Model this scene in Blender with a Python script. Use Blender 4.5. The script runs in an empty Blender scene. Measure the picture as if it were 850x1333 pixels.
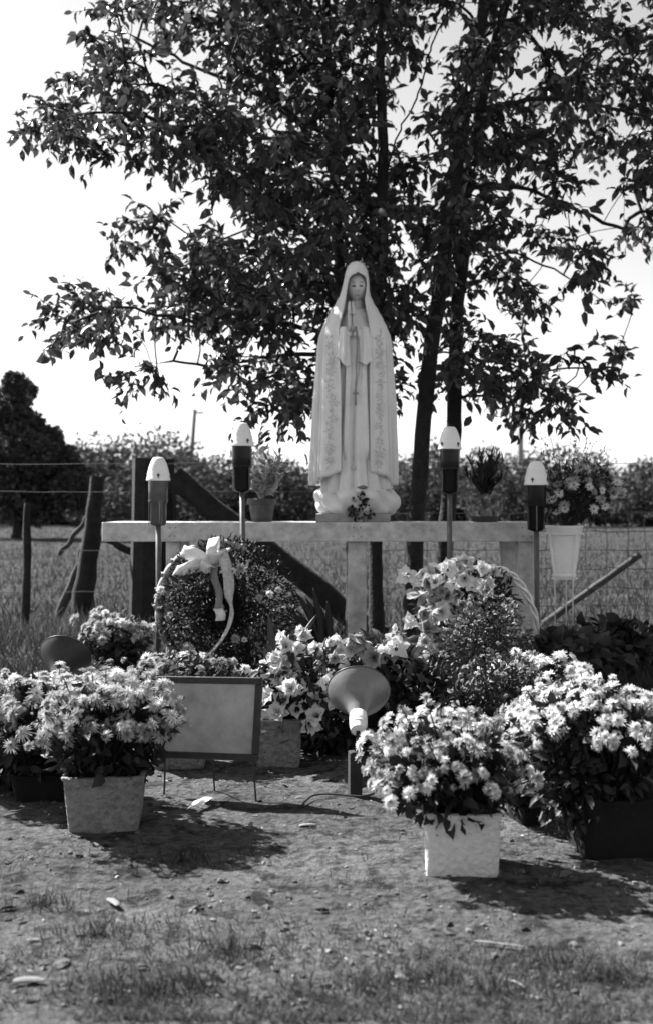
import bpy, math, random
import numpy as np
from mathutils import Vector, Matrix, noise

# ---------------------------------------------------------------- camera, sky, sun, exposure
SC = bpy.context.scene
COL = SC.collection
H, F, HOR, CX = 0.95, 1450.0, 655.0, 425.0      # camera height, focal length and horizon in photo pixels

cam_d = bpy.data.cameras.new('camera')
cam = bpy.data.objects.new('camera', cam_d); COL.objects.link(cam)
cam.location = (0, 0, H); cam.rotation_euler = (math.radians(90), 0, 0)
cam_d.sensor_fit = 'VERTICAL'; cam_d.sensor_height = 36.0; cam_d.lens = 36.0 * F / 1333.0
cam_d.shift_y = (HOR - 666.5) / 1333.0
cam_d.clip_start = 0.05; cam_d.clip_end = 2000
cam_d.dof.use_dof = True; cam_d.dof.focus_distance = 4.2; cam_d.dof.aperture_fstop = 3.3
SC.camera = cam

SUN_EL, SUN_AZ = math.radians(43), math.atan2(-0.80, 0.60)     # sun behind the shrine, to its left
world = bpy.data.worlds.new('World'); SC.world = world; world.use_nodes = True
nt = world.node_tree; nt.nodes.clear()
sky = nt.nodes.new('ShaderNodeTexSky'); sky.sky_type = 'NISHITA'; sky.sun_disc = False
sky.sun_elevation = SUN_EL; sky.sun_rotation = SUN_AZ; sky.dust_density = 1.0; sky.air_density = 1.0
bw = nt.nodes.new('ShaderNodeRGBToBW'); bg = nt.nodes.new('ShaderNodeBackground'); wo = nt.nodes.new('ShaderNodeOutputWorld')
bg.inputs['Strength'].default_value = 0.066
nt.links.new(sky.outputs[0], bw.inputs[0]); nt.links.new(bw.outputs[0], bg.inputs[0]); nt.links.new(bg.outputs[0], wo.inputs[0])

sun_d = bpy.data.lights.new('sun', 'SUN'); sun_d.energy = 5.0; sun_d.angle = math.radians(0.55); sun_d.color = (1, 1, 0.995)
sun = bpy.data.objects.new('sun', sun_d); COL.objects.link(sun)
sd = Vector((math.sin(SUN_AZ) * math.cos(SUN_EL), math.cos(SUN_AZ) * math.cos(SUN_EL), math.sin(SUN_EL)))
sun.rotation_euler = (-sd).to_track_quat('-Z', 'Y').to_euler(); sun.location = sd * 30

SC.view_settings.view_transform = 'Standard'; SC.view_settings.look = 'None'
SC.view_settings.exposure = 1.85; SC.view_settings.gamma = 1.0
try: SC.view_settings.use_curve_mapping = False
except Exception: pass
SC.render.engine = 'CYCLES'
SC.cycles.use_denoising = True
SC.cycles.max_bounces = 6; SC.cycles.transparent_max_bounces = 8

# ---------------------------------------------------------------- helpers
rnd = random.Random(7)
def P(px, py, Y): return Vector(((px - CX) / F * Y, Y, H + (HOR - py) / F * Y))
def gY(py): return H * F / (py - HOR)                       # distance of a ground point seen at photo row py
def GP(px, py): Y = gY(py); return Vector(((px - CX) / F * Y, Y, 0))

def tag(o, label=None, cat=None, group=None, kind=None):
    if label: o['label'] = label
    if cat: o['category'] = cat
    if group: o['group'] = group
    if kind: o['kind'] = kind
    return o
def thing(name, loc, label, cat, group=None):
    o = bpy.data.objects.new(name, None); COL.objects.link(o); o.location = loc; o.empty_display_size = 0.05
    return tag(o, label, cat, group)
def wloc(o):
    p = Vector((0, 0, 0))
    while o is not None: p += o.location; o = o.parent
    return p

MATS = {}
def mat(name, v, rough=0.7, var=0.0, scale=8.0, bump=0.0, bscale=40.0, spec=0.3, metal=0.0, trans=0.0, v2=None, detail=4.0, island=0.0):
    """grey procedural material: base value v, noise variation, optional bump, metal, leaf translucency"""
    if name in MATS: return MATS[name]
    m = bpy.data.materials.new(name); m.use_nodes = True; t = m.node_tree; N = t.nodes; L = t.links
    b = N['Principled BSDF']; b.inputs['Roughness'].default_value = rough; b.inputs['Metallic'].default_value = metal
    b.inputs['Specular IOR Level'].default_value = spec
    b.inputs['Base Color'].default_value = (v, v, v, 1)
    tc = N.new('ShaderNodeTexCoord')
    last = None
    if var > 0 or v2 is not None:
        nz = N.new('ShaderNodeTexNoise'); nz.inputs['Scale'].default_value = scale; nz.inputs['Detail'].default_value = detail
        nz.inputs['Roughness'].default_value = 0.65
        L.new(tc.outputs['Object'], nz.inputs['Vector'])
        r = N.new('ShaderNodeValToRGB')
        lo = v * (1 - var); hi = v * (1 + var) if v2 is None else v2
        r.color_ramp.elements[0].position = 0.32; r.color_ramp.elements[0].color = (lo, lo, lo, 1)
        r.color_ramp.elements[1].position = 0.68; r.color_ramp.elements[1].color = (hi, hi, hi, 1)
        L.new(nz.outputs['Fac'], r.inputs[0]); last = r.outputs[0]
    if island > 0:
        g = N.new('ShaderNodeNewGeometry'); mr = N.new('ShaderNodeMapRange')
        mr.inputs['To Min'].default_value = 1 - island; mr.inputs['To Max'].default_value = 1 + island
        L.new(g.outputs['Random Per Island'], mr.inputs['Value'])
        mx = N.new('ShaderNodeMix'); mx.data_type = 'RGBA'; mx.blend_type = 'MULTIPLY'; mx.inputs['Factor'].default_value = 1
        if last is not None: L.new(last, mx.inputs['A'])
        else: mx.inputs['A'].default_value = (v, v, v, 1)
        L.new(mr.outputs[0], mx.inputs['B']); last = mx.outputs['Result']
    if last is not None: L.new(last, b.inputs['Base Color'])
    if bump > 0:
        n2 = N.new('ShaderNodeTexNoise'); n2.inputs['Scale'].default_value = bscale; n2.inputs['Detail'].default_value = 5
        L.new(tc.outputs['Object'], n2.inputs['Vector'])
        bp = N.new('ShaderNodeBump'); bp.inputs['Strength'].default_value = 1.0; bp.inputs['Distance'].default_value = bump
        L.new(n2.outputs['Fac'], bp.inputs['Height']); L.new(bp.outputs[0], b.inputs['Normal'])
    if trans > 0:
        tr = N.new('ShaderNodeBsdfTranslucent'); ms = N.new('ShaderNodeMixShader'); ms.inputs[0].default_value = trans
        if last is not None: L.new(last, tr.inputs[0])
        else: tr.inputs[0].default_value = (v, v, v, 1)
        out = N['Material Output']; L.new(b.outputs[0], ms.inputs[1]); L.new(tr.outputs[0], ms.inputs[2]); L.new(ms.outputs[0], out.inputs[0])
    MATS[name] = m
    return m

def link_mesh(name, me, parent=None):
    o = bpy.data.objects.new(name, me); COL.objects.link(o)
    if parent is not None: o.parent = parent
    return o

class MB:
    """collects geometry in world coordinates; build() makes one mesh object under a parent"""
    def __init__(s): s.v = []; s.f = []; s.mi = []; s.cur = 0
    def add(s, vs, fs):
        n = len(s.v); s.v.extend([tuple(a) for a in vs]); s.f.extend([tuple(n + i for i in q) for q in fs]); s.mi.extend([s.cur] * len(fs)); return s
    def box(s, c, size, rz=0.0, M=None, bev=0.0, taper=1.0):
        hx, hy, hz = (a / 2 for a in size); vs = []
        e = min(bev, hx * .9, hy * .9, hz * .9)
        if e <= 0:
            for z, k in ((-hz, 1), (hz, taper)):
                for x, y in ((-hx, -hy), (hx, -hy), (hx, hy), (-hx, hy)): vs.append(Vector((x * k, y * k, z)))
            fs = [(0, 3, 2, 1), (4, 5, 6, 7), (0, 1, 5, 4), (1, 2, 6, 5), (2, 3, 7, 6), (3, 0, 4, 7)]
        else:                                                # chamfered box: 4 rings of 8 points
            def ring(ax, ay, z, k):
                r = [(-ax + e, -ay), (ax - e, -ay), (ax, -ay + e), (ax, ay - e), (ax - e, ay), (-ax + e, ay), (-ax, ay - e), (-ax, -ay + e)]
                return [Vector((x * k, y * k, z)) for x, y in r]
            vs = ring(hx - e * .6, hy - e * .6, -hz, 1) + ring(hx, hy, -hz + e, 1) + ring(hx, hy, hz - e, taper) + ring(hx - e * .6, hy - e * .6, hz, taper)
            fs = [tuple(range(7, -1, -1)), tuple(range(24, 32))]
            for k in range(3):
                for i in range(8): fs.append((k * 8 + i, k * 8 + (i + 1) % 8, k * 8 + 8 + (i + 1) % 8, k * 8 + 8 + i))
        R = (M if M is not None else Matrix.Rotation(rz, 3, 'Z'))
        return s.add([R @ a + Vector(c) for a in vs], fs)
    def tube(s, path, radii, n=8, cap=True, flat=None, up=None, jitter=0.0, rs=None):
        path = [Vector(p) for p in path]; m = len(path)
        if not hasattr(radii, '__len__'): radii = [radii] * m
        ref = Vector(up) if up is not None else None
        vs = []; prev = None
        for i, p in enumerate(path):
            t = (path[min(i + 1, m - 1)] - path[max(i - 1, 0)])
            t = t.normalized() if t.length > 1e-9 else Vector((0, 0, 1))
            if ref is not None: a = ref - t * ref.dot(t)
            elif prev is None:
                q = Vector((1, 0, 0)) if abs(t.x) < .8 else Vector((0, 1, 0)); a = q - t * q.dot(t)
            else: a = prev - t * prev.dot(t)
            a = a.normalized() if a.length > 1e-9 else t.orthogonal().normalized()
            prev = a; b = t.cross(a)
            r = radii[i]; fl = 1.0 if flat is None else (flat[i] if hasattr(flat, '__len__') else flat)
            for k in range(n):
                w = 2 * math.pi * k / n
                j = 1 + (rs.uniform(-jitter, jitter) if rs else 0)
                vs.append(p + a * (math.cos(w) * r * j) + b * (math.sin(w) * r * fl * j))
        fs = []
        for i in range(m - 1):
            for k in range(n): fs.append((i * n + k, i * n + (k + 1) % n, (i + 1) * n + (k + 1) % n, (i + 1) * n + k))
        if cap: fs.append(tuple(range(n - 1, -1, -1))); fs.append(tuple(range((m - 1) * n, m * n)))
        return s.add(vs, fs)
    def lathe(s, c, prof, n=24, M=None, close=True):
        """prof = [(r, z)...] about a z axis through c, turned by M"""
        R = M if M is not None else Matrix.Identity(3); c = Vector(c); vs = []
        for r, z in prof:
            for k in range(n):
                w = 2 * math.pi * k / n
                vs.append(R @ Vector((r * math.cos(w), r * math.sin(w), z)) + c)
        fs = []
        for i in range(len(prof) - 1):
            for k in range(n): fs.append((i * n + k, i * n + (k + 1) % n, (i + 1) * n + (k + 1) % n, (i + 1) * n + k))
        if close: fs.append(tuple(range(n - 1, -1, -1))); fs.append(tuple(range((len(prof) - 1) * n, len(prof) * n)))
        return s.add(vs, fs)
    def grid(s, fn, nu, nv, wrap=False):
        vs = [fn(i / (nu if wrap else nu - 1), j / (nv - 1)) for j in range(nv) for i in range(nu)]
        fs = []
        for j in range(nv - 1):
            for i in range(nu if wrap else nu - 1):
                k = (i + 1) % nu; fs.append((j * nu + i, j * nu + k, (j + 1) * nu + k, (j + 1) * nu + i))
        return s.add(vs, fs)
    def ellipsoid(s, c, r, n=16, m=10, M=None, fn=None):
        R = M if M is not None else Matrix.Identity(3)
        def pt(u, v):
            a = 2 * math.pi * u; b = math.pi * (v - .5)
            d = Vector((math.cos(b) * math.cos(a), math.cos(b) * math.sin(a), math.sin(b)))
            q = Vector((d.x * r[0], d.y * r[1], d.z * r[2]))
            if fn: q = fn(d, q)
            return R @ q + Vector(c)
        return s.grid(pt, n, m, True)
    def build(s, name, mats, parent=None, smooth=True, angle=None, kind=None, label=None, local=False):
        off = wloc(parent) if parent is not None and not local else Vector((0, 0, 0))
        me = bpy.data.meshes.new(name)
        V = np.array(s.v, dtype=np.float64).reshape(-1, 3) - np.array(off)
        me.from_pydata(V.tolist(), [], s.f)
        for m in (mats if isinstance(mats, (list, tuple)) else [mats]): me.materials.append(m)
        if any(s.mi): me.polygons.foreach_set('material_index', s.mi)
        if smooth: me.polygons.foreach_set('use_smooth', [True] * len(me.polygons))
        me.update()
        if smooth and angle is not None:
            try: me.set_sharp_from_angle(angle=math.radians(angle))
            except Exception: pass
        o = link_mesh(name, me, parent)
        return tag(o, label, kind=kind)

def raw_mesh(name, V, Fc, mats, parent=None, kind=None, smooth=False):
    """big meshes from numpy: V (n,3) world, Fc (m,k) equal-sized faces"""
    off = np.array(wloc(parent)) if parent is not None else np.zeros(3)
    me = bpy.data.meshes.new(name); V = (V - off).astype(np.float32); m, k = Fc.shape
    me.vertices.add(len(V)); me.vertices.foreach_set('co', V.ravel())
    me.loops.add(m * k); me.loops.foreach_set('vertex_index', Fc.astype(np.int32).ravel())
    me.polygons.add(m); me.polygons.foreach_set('loop_start', np.arange(0, m * k, k, dtype=np.int32))
    try: me.polygons.foreach_set('loop_total', np.full(m, k, dtype=np.int32))
    except Exception: pass
    if smooth: me.polygons.foreach_set('use_smooth', np.ones(m, dtype=bool))
    for mm in (mats if isinstance(mats, (list, tuple)) else [mats]): me.materials.append(mm)
    me.update(calc_edges=True); me.validate()
    return tag(link_mesh(name, me, parent), kind=kind)

# a leaf in its own frame: x along, y across, z up; eight triangles, folded along the midrib, tip bent down
LEAF_V = np.array([(0, 0, 0), (.30, -.46, .10), (.30, 0, -.02), (.30, .46, .10), (.66, -.40, .04), (.66, 0, -.08), (.66, .40, .04), (1.0, 0, -.24)])
LEAF_F = np.array([(0, 2, 1), (0, 3, 2), (1, 2, 5), (1, 5, 4), (2, 3, 6), (2, 6, 5), (4, 5, 7), (5, 6, 7)])
BLADE_V = np.array([(0, -.5, 0), (0, .5, 0), (.55, -.36, .0), (.55, .36, .0), (1.0, 0, -.2)])
BLADE_F = np.array([(0, 1, 3), (0, 3, 2), (2, 3, 4)])
def frames(D, N):
    D = D / np.linalg.norm(D, axis=1, keepdims=True)
    N = N - D * np.sum(N * D, axis=1, keepdims=True); N = N / np.maximum(np.linalg.norm(N, axis=1, keepdims=True), 1e-6)
    return D, np.cross(N, D), N
def scatter(base_v, base_f, Pp, D, N, L, W, bend=1.0):
    X, Yv, Z = frames(D, N); n = len(Pp)
    bv = base_v[None]
    V = Pp[:, None, :] + X[:, None, :] * (bv[..., 0:1] * L[:, None, None]) + Yv[:, None, :] * (bv[..., 1:2] * W[:, None, None]) + Z[:, None, :] * (bv[..., 2:3] * (L * bend)[:, None, None])
    Fc = base_f[None] + (np.arange(n) * len(base_v))[:, None, None]
    return V.reshape(-1, 3), Fc.reshape(-1, 3)
def rvec(R, n):
    v = R.normal(size=(n, 3)); return v / np.linalg.norm(v, axis=1, keepdims=True)
def catmull(pts, k=6):
    pts = [Vector(p) for p in pts]; q = [pts[0]] + pts + [pts[-1]]; out = []
    for i in range(1, len(q) - 2):
        a, b, c, d = q[i - 1], q[i], q[i + 1], q[i + 2]
        for j in range(k):
            t = j / k; out.append(.5 * ((2 * b) + (c - a) * t + (2 * a - 5 * b + 4 * c - d) * t * t + (3 * b - a - 3 * c + d) * t ** 3))
    out.append(pts[-1]); return out
def lerp_tab(tab, z):
    if z <= tab[0][0]: return tab[0][1:]
    for a, b in zip(tab, tab[1:]):
        if z <= b[0]:
            t = (z - a[0]) / (b[0] - a[0]); t2 = t * t * (3 - 2 * t); t = .5 * t + .5 * t2
            return tuple(p + (q - p) * t for p, q in zip(a[1:], b[1:]))
    return tab[-1][1:]

# ---------------------------------------------------------------- materials
m_stone = mat('statue_painted_plaster', .68, .45, .09, 7, .0006, 160, .45)
m_face = mat('statue_face', .56, .5, .04, 20, 0, 40, .4)
m_ink = mat('statue_painted_features', .03, .6)
m_embro = mat('statue_embroidery', .52, .5, .25, 60)
m_plinth = mat('plinth_stone', .30, .8, .2, 25, .001, 120)
m_board = mat('weathered_white_paint', .50, .6, .32, 13, .0008, 90)
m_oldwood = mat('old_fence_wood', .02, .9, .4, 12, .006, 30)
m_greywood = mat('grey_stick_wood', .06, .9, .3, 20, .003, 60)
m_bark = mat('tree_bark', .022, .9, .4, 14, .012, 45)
m_leaf = mat('tree_leaf', .052, .45, 0, 5, 0, 40, .4, trans=.30, island=.45)
m_far = mat('hazed_far_foliage', .062, .8, 0, 1, 0, 40, .1, trans=.15, island=.5)  # leaf value lightened: distance haze is put into the colour
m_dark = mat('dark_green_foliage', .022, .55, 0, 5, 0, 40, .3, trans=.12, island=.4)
m_mid = mat('mid_green_foliage', .05, .55, 0, 5, 0, 40, .3, trans=.2, island=.4)
m_pale = mat('pale_green_foliage', .36, .6, 0, 5, 0, 40, .3, trans=.25, island=.3)
m_wire = mat('grey_wire', .07, .5, .2, 30, metal=.6)
m_steel = mat('painted_steel_stake', .10, .5, .2, 20, .0004, 200, metal=.2)
m_white = mat('petal_white', .74, .6, .05, 30, trans=.30, spec=.2)
m_light = mat('petal_light', .42, .6, .1, 30, trans=.30, spec=.2)
m_grey = mat('petal_grey', .17, .6, .12, 30, trans=.3, spec=.2)
m_eye = mat('flower_centre', .07, .8, .3, 200)
m_ribbon = mat('satin_ribbon', .76, .5, .10, 30, .004, 70, .5, trans=.15)
m_ribbon2 = mat('dull_ribbon', .24, .45, .1, 18, .0006, 200, .4, trans=.12)
m_hoop = mat('twisted_paper_ribbon', .30, .6, .15, 30, .001, 200)

# ---------------------------------------------------------------- ground
def gz(x, y):
    d = math.hypot(x, y)
    k = .010 if d < 9 else .03
    return k * noise.noise((x * 1.7, y * 1.7, 3.1)) + (.008 * noise.noise((x * 7, y * 7, .7)) + .004 * noise.noise((x * 19, y * 19, 5.7))) * (1 if d < 9 else 0)
def make_ground():
    xs = sorted(set([round(v, 3) for v in list(np.arange(-2.4, 2.41, .022))] + [-400, -200, -100, -60, -40, -25, -15, -10, -7, -5, -4, -3, 3, 4, 5, 7, 10, 15, 25, 40, 60, 100, 200, 400]))
    ys = sorted(set([round(v, 3) for v in list(np.concatenate([np.arange(1.6, 4.6, .016), np.arange(4.6, 9.0, .05)]))] + [-60, -20, -6, -2, -.5, .5, 1.2, 9.4, 10, 11, 12.5, 14, 17, 20, 25, 30, 40, 50, 60, 80, 120, 200, 400, 900]))
    nx = len(xs); V = np.array([(x, y, gz(x, y)) for y in ys for x in xs])
    i = np.arange(nx - 1)[None] + (np.arange(len(ys) - 1) * nx)[:, None]
    Fc = np.stack([i, i + 1, i + 1 + nx, i + nx], -1).reshape(-1, 4)
    m = bpy.data.materials.new('dry_earth'); m.use_nodes = True; t = m.node_tree; N = t.nodes; L = t.links; b = N['Principled BSDF']
    b.inputs['Roughness'].default_value = .95; b.inputs['Specular IOR Level'].default_value = .1
    tc = N.new('ShaderNodeTexCoord')
    def nz(sc, det=5, rough=.6):
        a = N.new('ShaderNodeTexNoise'); a.inputs['Scale'].default_value = sc; a.inputs['Detail'].default_value = det; a.inputs['Roughness'].default_value = rough
        L.new(tc.outputs['Object'], a.inputs['Vector']); return a
    def ramp(src, stops):
        r = N.new('ShaderNodeValToRGB')
        while len(r.color_ramp.elements) < len(stops): r.color_ramp.elements.new(.5)
        for e, (p, v) in zip(r.color_ramp.elements, stops): e.position = p; e.color = (v, v, v, 1)
        L.new(src.outputs['Fac'], r.inputs[0]); return r
    big = ramp(nz(1.6, 6), [(.30, .078), (.50, .135), (.72, .205)])
    fine = ramp(nz(38, 6, .7), [(.30, .25), (.5, .90), (.7, 1.45)])
    spots = ramp(nz(11, 4, .7), [(.38, .30), (.48, .95), (.7, 1.1)])
    def mul(a, c):
        x = N.new('ShaderNodeMix'); x.data_type = 'RGBA'; x.blend_type = 'MULTIPLY'; x.inputs['Factor'].default_value = 1
        L.new(a, x.inputs['A']); L.new(c, x.inputs['B']); return x.outputs['Result']
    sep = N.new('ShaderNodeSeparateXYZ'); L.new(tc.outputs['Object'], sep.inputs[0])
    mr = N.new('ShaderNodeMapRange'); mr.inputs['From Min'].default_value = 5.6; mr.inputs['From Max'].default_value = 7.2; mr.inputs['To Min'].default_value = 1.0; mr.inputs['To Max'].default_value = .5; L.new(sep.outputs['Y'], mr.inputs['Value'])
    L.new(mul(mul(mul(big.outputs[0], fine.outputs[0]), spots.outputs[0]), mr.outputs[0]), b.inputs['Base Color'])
    bp = N.new('ShaderNodeBump'); bp.inputs['Distance'].default_value = .05; bp.inputs['Strength'].default_value = 1
    L.new(nz(45, 6, .7).outputs['Fac'], bp.inputs['Height']); L.new(bp.outputs[0], b.inputs['Normal'])
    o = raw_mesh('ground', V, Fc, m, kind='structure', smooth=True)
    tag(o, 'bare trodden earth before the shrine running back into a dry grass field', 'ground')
make_ground()

def grass(name, label, n, sampler, hmin, hmax, wmin, wmax, mats, seed, lean=.45):
    R = np.random.default_rng(seed); pts = np.array([sampler(R) for _ in range(n)])
    z = np.array([gz(x, y) for x, y in pts]) - .004
    Pp = np.column_stack([pts, z]); D = rvec(R, n) * lean; D[:, 2] = np.abs(D[:, 2]) + .75
    V, Fc = scatter(BLADE_V, BLADE_F, Pp, D, rvec(R, n), R.uniform(hmin, hmax, n), R.uniform(wmin, wmax, n), .9)
    return tag(raw_mesh(name, V, Fc, mats, kind='stuff'), label, 'grass')
m_grass = mat('dry_grass', .105, .8, 0, 5, trans=.2, island=.5, spec=.1)
m_grassd = mat('green_grass', .05, .8, 0, 5, trans=.2, island=.5, spec=.1)
m_field = mat('field_grass', .055, .9, 0, 5, trans=.2, island=.18, spec=.05)
def s_front(R):
    while True:
        y = 2.05 + 2.6 * R.random() ** 1.7; x = R.uniform(-.36, .36) * y
        k = noise.noise((x * 2.6, y * 2.6, 9.2)) * .9 + noise.noise((x * 8, y * 8, 2.2)) * .5 + (2.75 - y) * .75
        if k > R.uniform(-.1, .55): return x, y
grass('short_grass', 'short dry grass sprouting from the trodden earth before the pots', 10500, s_front, .008, .032, .0016, .0036, m_grass, 11, .8)
TUFTS = [GP(200, 1290), GP(250, 1285), GP(150, 1292), GP(130, 1215), GP(300, 1240), GP(470, 1290), GP(560, 1270), GP(60, 1180), GP(780, 1275), GP(700, 1255), GP(235, 1120), GP(640, 1290)]
def s_tuft(R):
    c = TUFTS[R.integers(len(TUFTS))]; r = abs(R.normal()) * .055; a = R.uniform(0, 6.283)
    return c.x + r * math.cos(a) * 1.6, c.y + r * math.sin(a)
grass('grass_tufts', 'dark taller tufts of grass at the front of the yard', 2000, s_tuft, .02, .060, .0016, .003, m_grassd, 12, .55)
def s_field(R):
    y = 5.5 + 38 * R.random() ** 1.9; return R.uniform(-.42, .42) * y + R.normal() * .2, y
grass('field_grass', 'pale dry grass of the open field beyond the fence', 60000, s_field, .04, .15, .006, .014, m_field, 13, .7)
def s_weed(R):
    while True:
        x = R.uniform(-3.0, 3.0); y = R.uniform(7.3, 8.9)
        if noise.noise((x * 1.9, y * 1.9, 4.4)) > -.05: return x, y
grass('fence_weeds', 'rank weeds along the foot of the fence', 3500, s_weed, .05, .20, .005, .010, m_grass, 14, .6)

def pebbles():
    R = random.Random(5); mb = MB()
    for _ in range(1500):
        y = 2.1 + 3.0 * R.random() ** 1.5; x = R.uniform(-.34, .34) * y; r = .0016 + .0075 * R.random() ** 2.5
        M = Matrix.Rotation(R.uniform(0, 6), 3, 'Z') @ Matrix.Rotation(R.uniform(-.5, .5), 3, 'X')
        mb.ellipsoid((x, y, gz(x, y) + r * .2), (r * R.uniform(.8, 1.7), r, r * R.uniform(.4, .8)), 6, 4, M, lambda d, q: q * R.uniform(.8, 1.15))
    o = mb.build('soil_crumbs', mat('soil_crumb', .10, .95, .45, 30, island=.85), smooth=False, kind='stuff')
    tag(o, 'loose crumbs of soil and bits of litter on the earth', 'soil')
pebbles()

# ---------------------------------------------------------------- far woods, far tree, utility poles
def foliage_blob(R, c, r, n, L, fill=.45, bv=None, bf=None):
    d = rvec(R, n); rad = (fill + (1 - fill) * R.random(n) ** .6)[:, None]
    lump = np.array([1 + .28 * noise.noise((q[0] * 2.3 + c[0], q[1] * 2.3 + c[1], q[2] * 2.3 + c[2])) for q in d])[:, None]
    Pp = np.array(c)[None] + d * rad * lump * np.array(r)[None]
    D = d * .7 + rvec(R, n); N = rvec(R, n) + np.array([0, 0, .5])
    return scatter(BLADE_V, BLADE_F, Pp, D, N, R.uniform(.6, 1.3, n) * L, R.uniform(.5, .8, n) * L)
def far_woods():
    R = np.random.default_rng(21); VV = []; FF = []; n0 = 0
    for k in range(230):
        y = R.uniform(44, 72); x = R.uniform(-.48, .48) * y
        px = CX + x / y * F
        top = lerp_tab([(-200, 560), (60, 570), (120, 590), (160, 588), (240, 600), (330, 606), (420, 612), (520, 616), (640, 606), (760, 612), (830, 618), (1100, 590)], px)[0]
        top += R.normal() * 15 + (16 if k % 3 else -4)
        ht = max(1.4, (HOR - top) / F * y + H); w = ht * R.uniform(.32, .8)
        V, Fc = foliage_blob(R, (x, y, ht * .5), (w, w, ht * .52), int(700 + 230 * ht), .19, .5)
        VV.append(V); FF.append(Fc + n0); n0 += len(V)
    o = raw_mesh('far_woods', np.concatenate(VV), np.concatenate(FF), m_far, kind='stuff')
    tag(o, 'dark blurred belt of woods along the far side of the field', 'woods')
far_woods()
def far_tree(px, base, Y, blobs, label):
    R = np.random.default_rng(int(px) + 300); b = P(px, base, Y); b.z = 0
    t = thing('far_tree', b, label, 'tree')
    top = P(blobs[0][0], blobs[0][1], Y)
    MB().tube(catmull([b, b + Vector((.05, 0, 1.0)), Vector((top.x, Y, top.z))], 5), [.16 - .012 * i for i in range(11)], 8).build('trunk', m_bark, t)
    VV = []; FF = []; n0 = 0
    for (x, y, r) in blobs:
        c = P(x, y, Y + R.uniform(-.8, .8)); rr = r / F * Y
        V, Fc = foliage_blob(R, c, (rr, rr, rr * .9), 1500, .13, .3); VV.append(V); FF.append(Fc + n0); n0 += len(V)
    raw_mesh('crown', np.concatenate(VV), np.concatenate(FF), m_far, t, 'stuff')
far_tree(22, 700, 30, [(14, 532, 30), (8, 580, 42), (44, 590, 30), (-25, 540, 50), (20, 640, 45), (70, 625, 36), (-40, 620, 60), (95, 640, 28), (34, 508, 13), (38, 552, 20), (20, 500, 16), (62, 572, 20), (78, 600, 26), (100, 622, 24), (50, 650, 40)], 'dark leafy tree standing alone at the field edge beyond the thin leaning post')
def pole(px, top_py, Y, lean, r, m, label):
    top = P(px, top_py, Y); b = Vector((top.x - lean, Y, 0))
    t = thing('utility_pole', b, label, 'pole')
    d = (top - b)
    MB().tube([b - Vector((0, 0, .2)), b + d * .5, top], [r, r * .88, r * .75], 10).build('shaft', m, t)
    MB().box(top - d * .03 + Vector((.28, -.02, 0)), (.75, .10, .12), M=Matrix.Rotation(.12, 3, 'Y'), bev=.01).build('crossarm', m, t, smooth=False)
    for k in (-.02, .55): MB().lathe(top - d * .03 + Vector((k, -.02, .06)), [(.03, 0), (.05, .04), (.05, .1), (.02, .13)], 8).build('insulator', m_grey, t)
pole(254, 533, 82, .55, .20, mat('pole_wood', .16, .9, .2, 3), 'leaning utility pole rising above the woods beyond the thick dark fence post')
pole(677, 470, 60, 0.0, .17, mat('pole_wood_pale', .30, .9, .2, 3), 'pale straight utility pole whose top is lost in the tree leaves')

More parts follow.
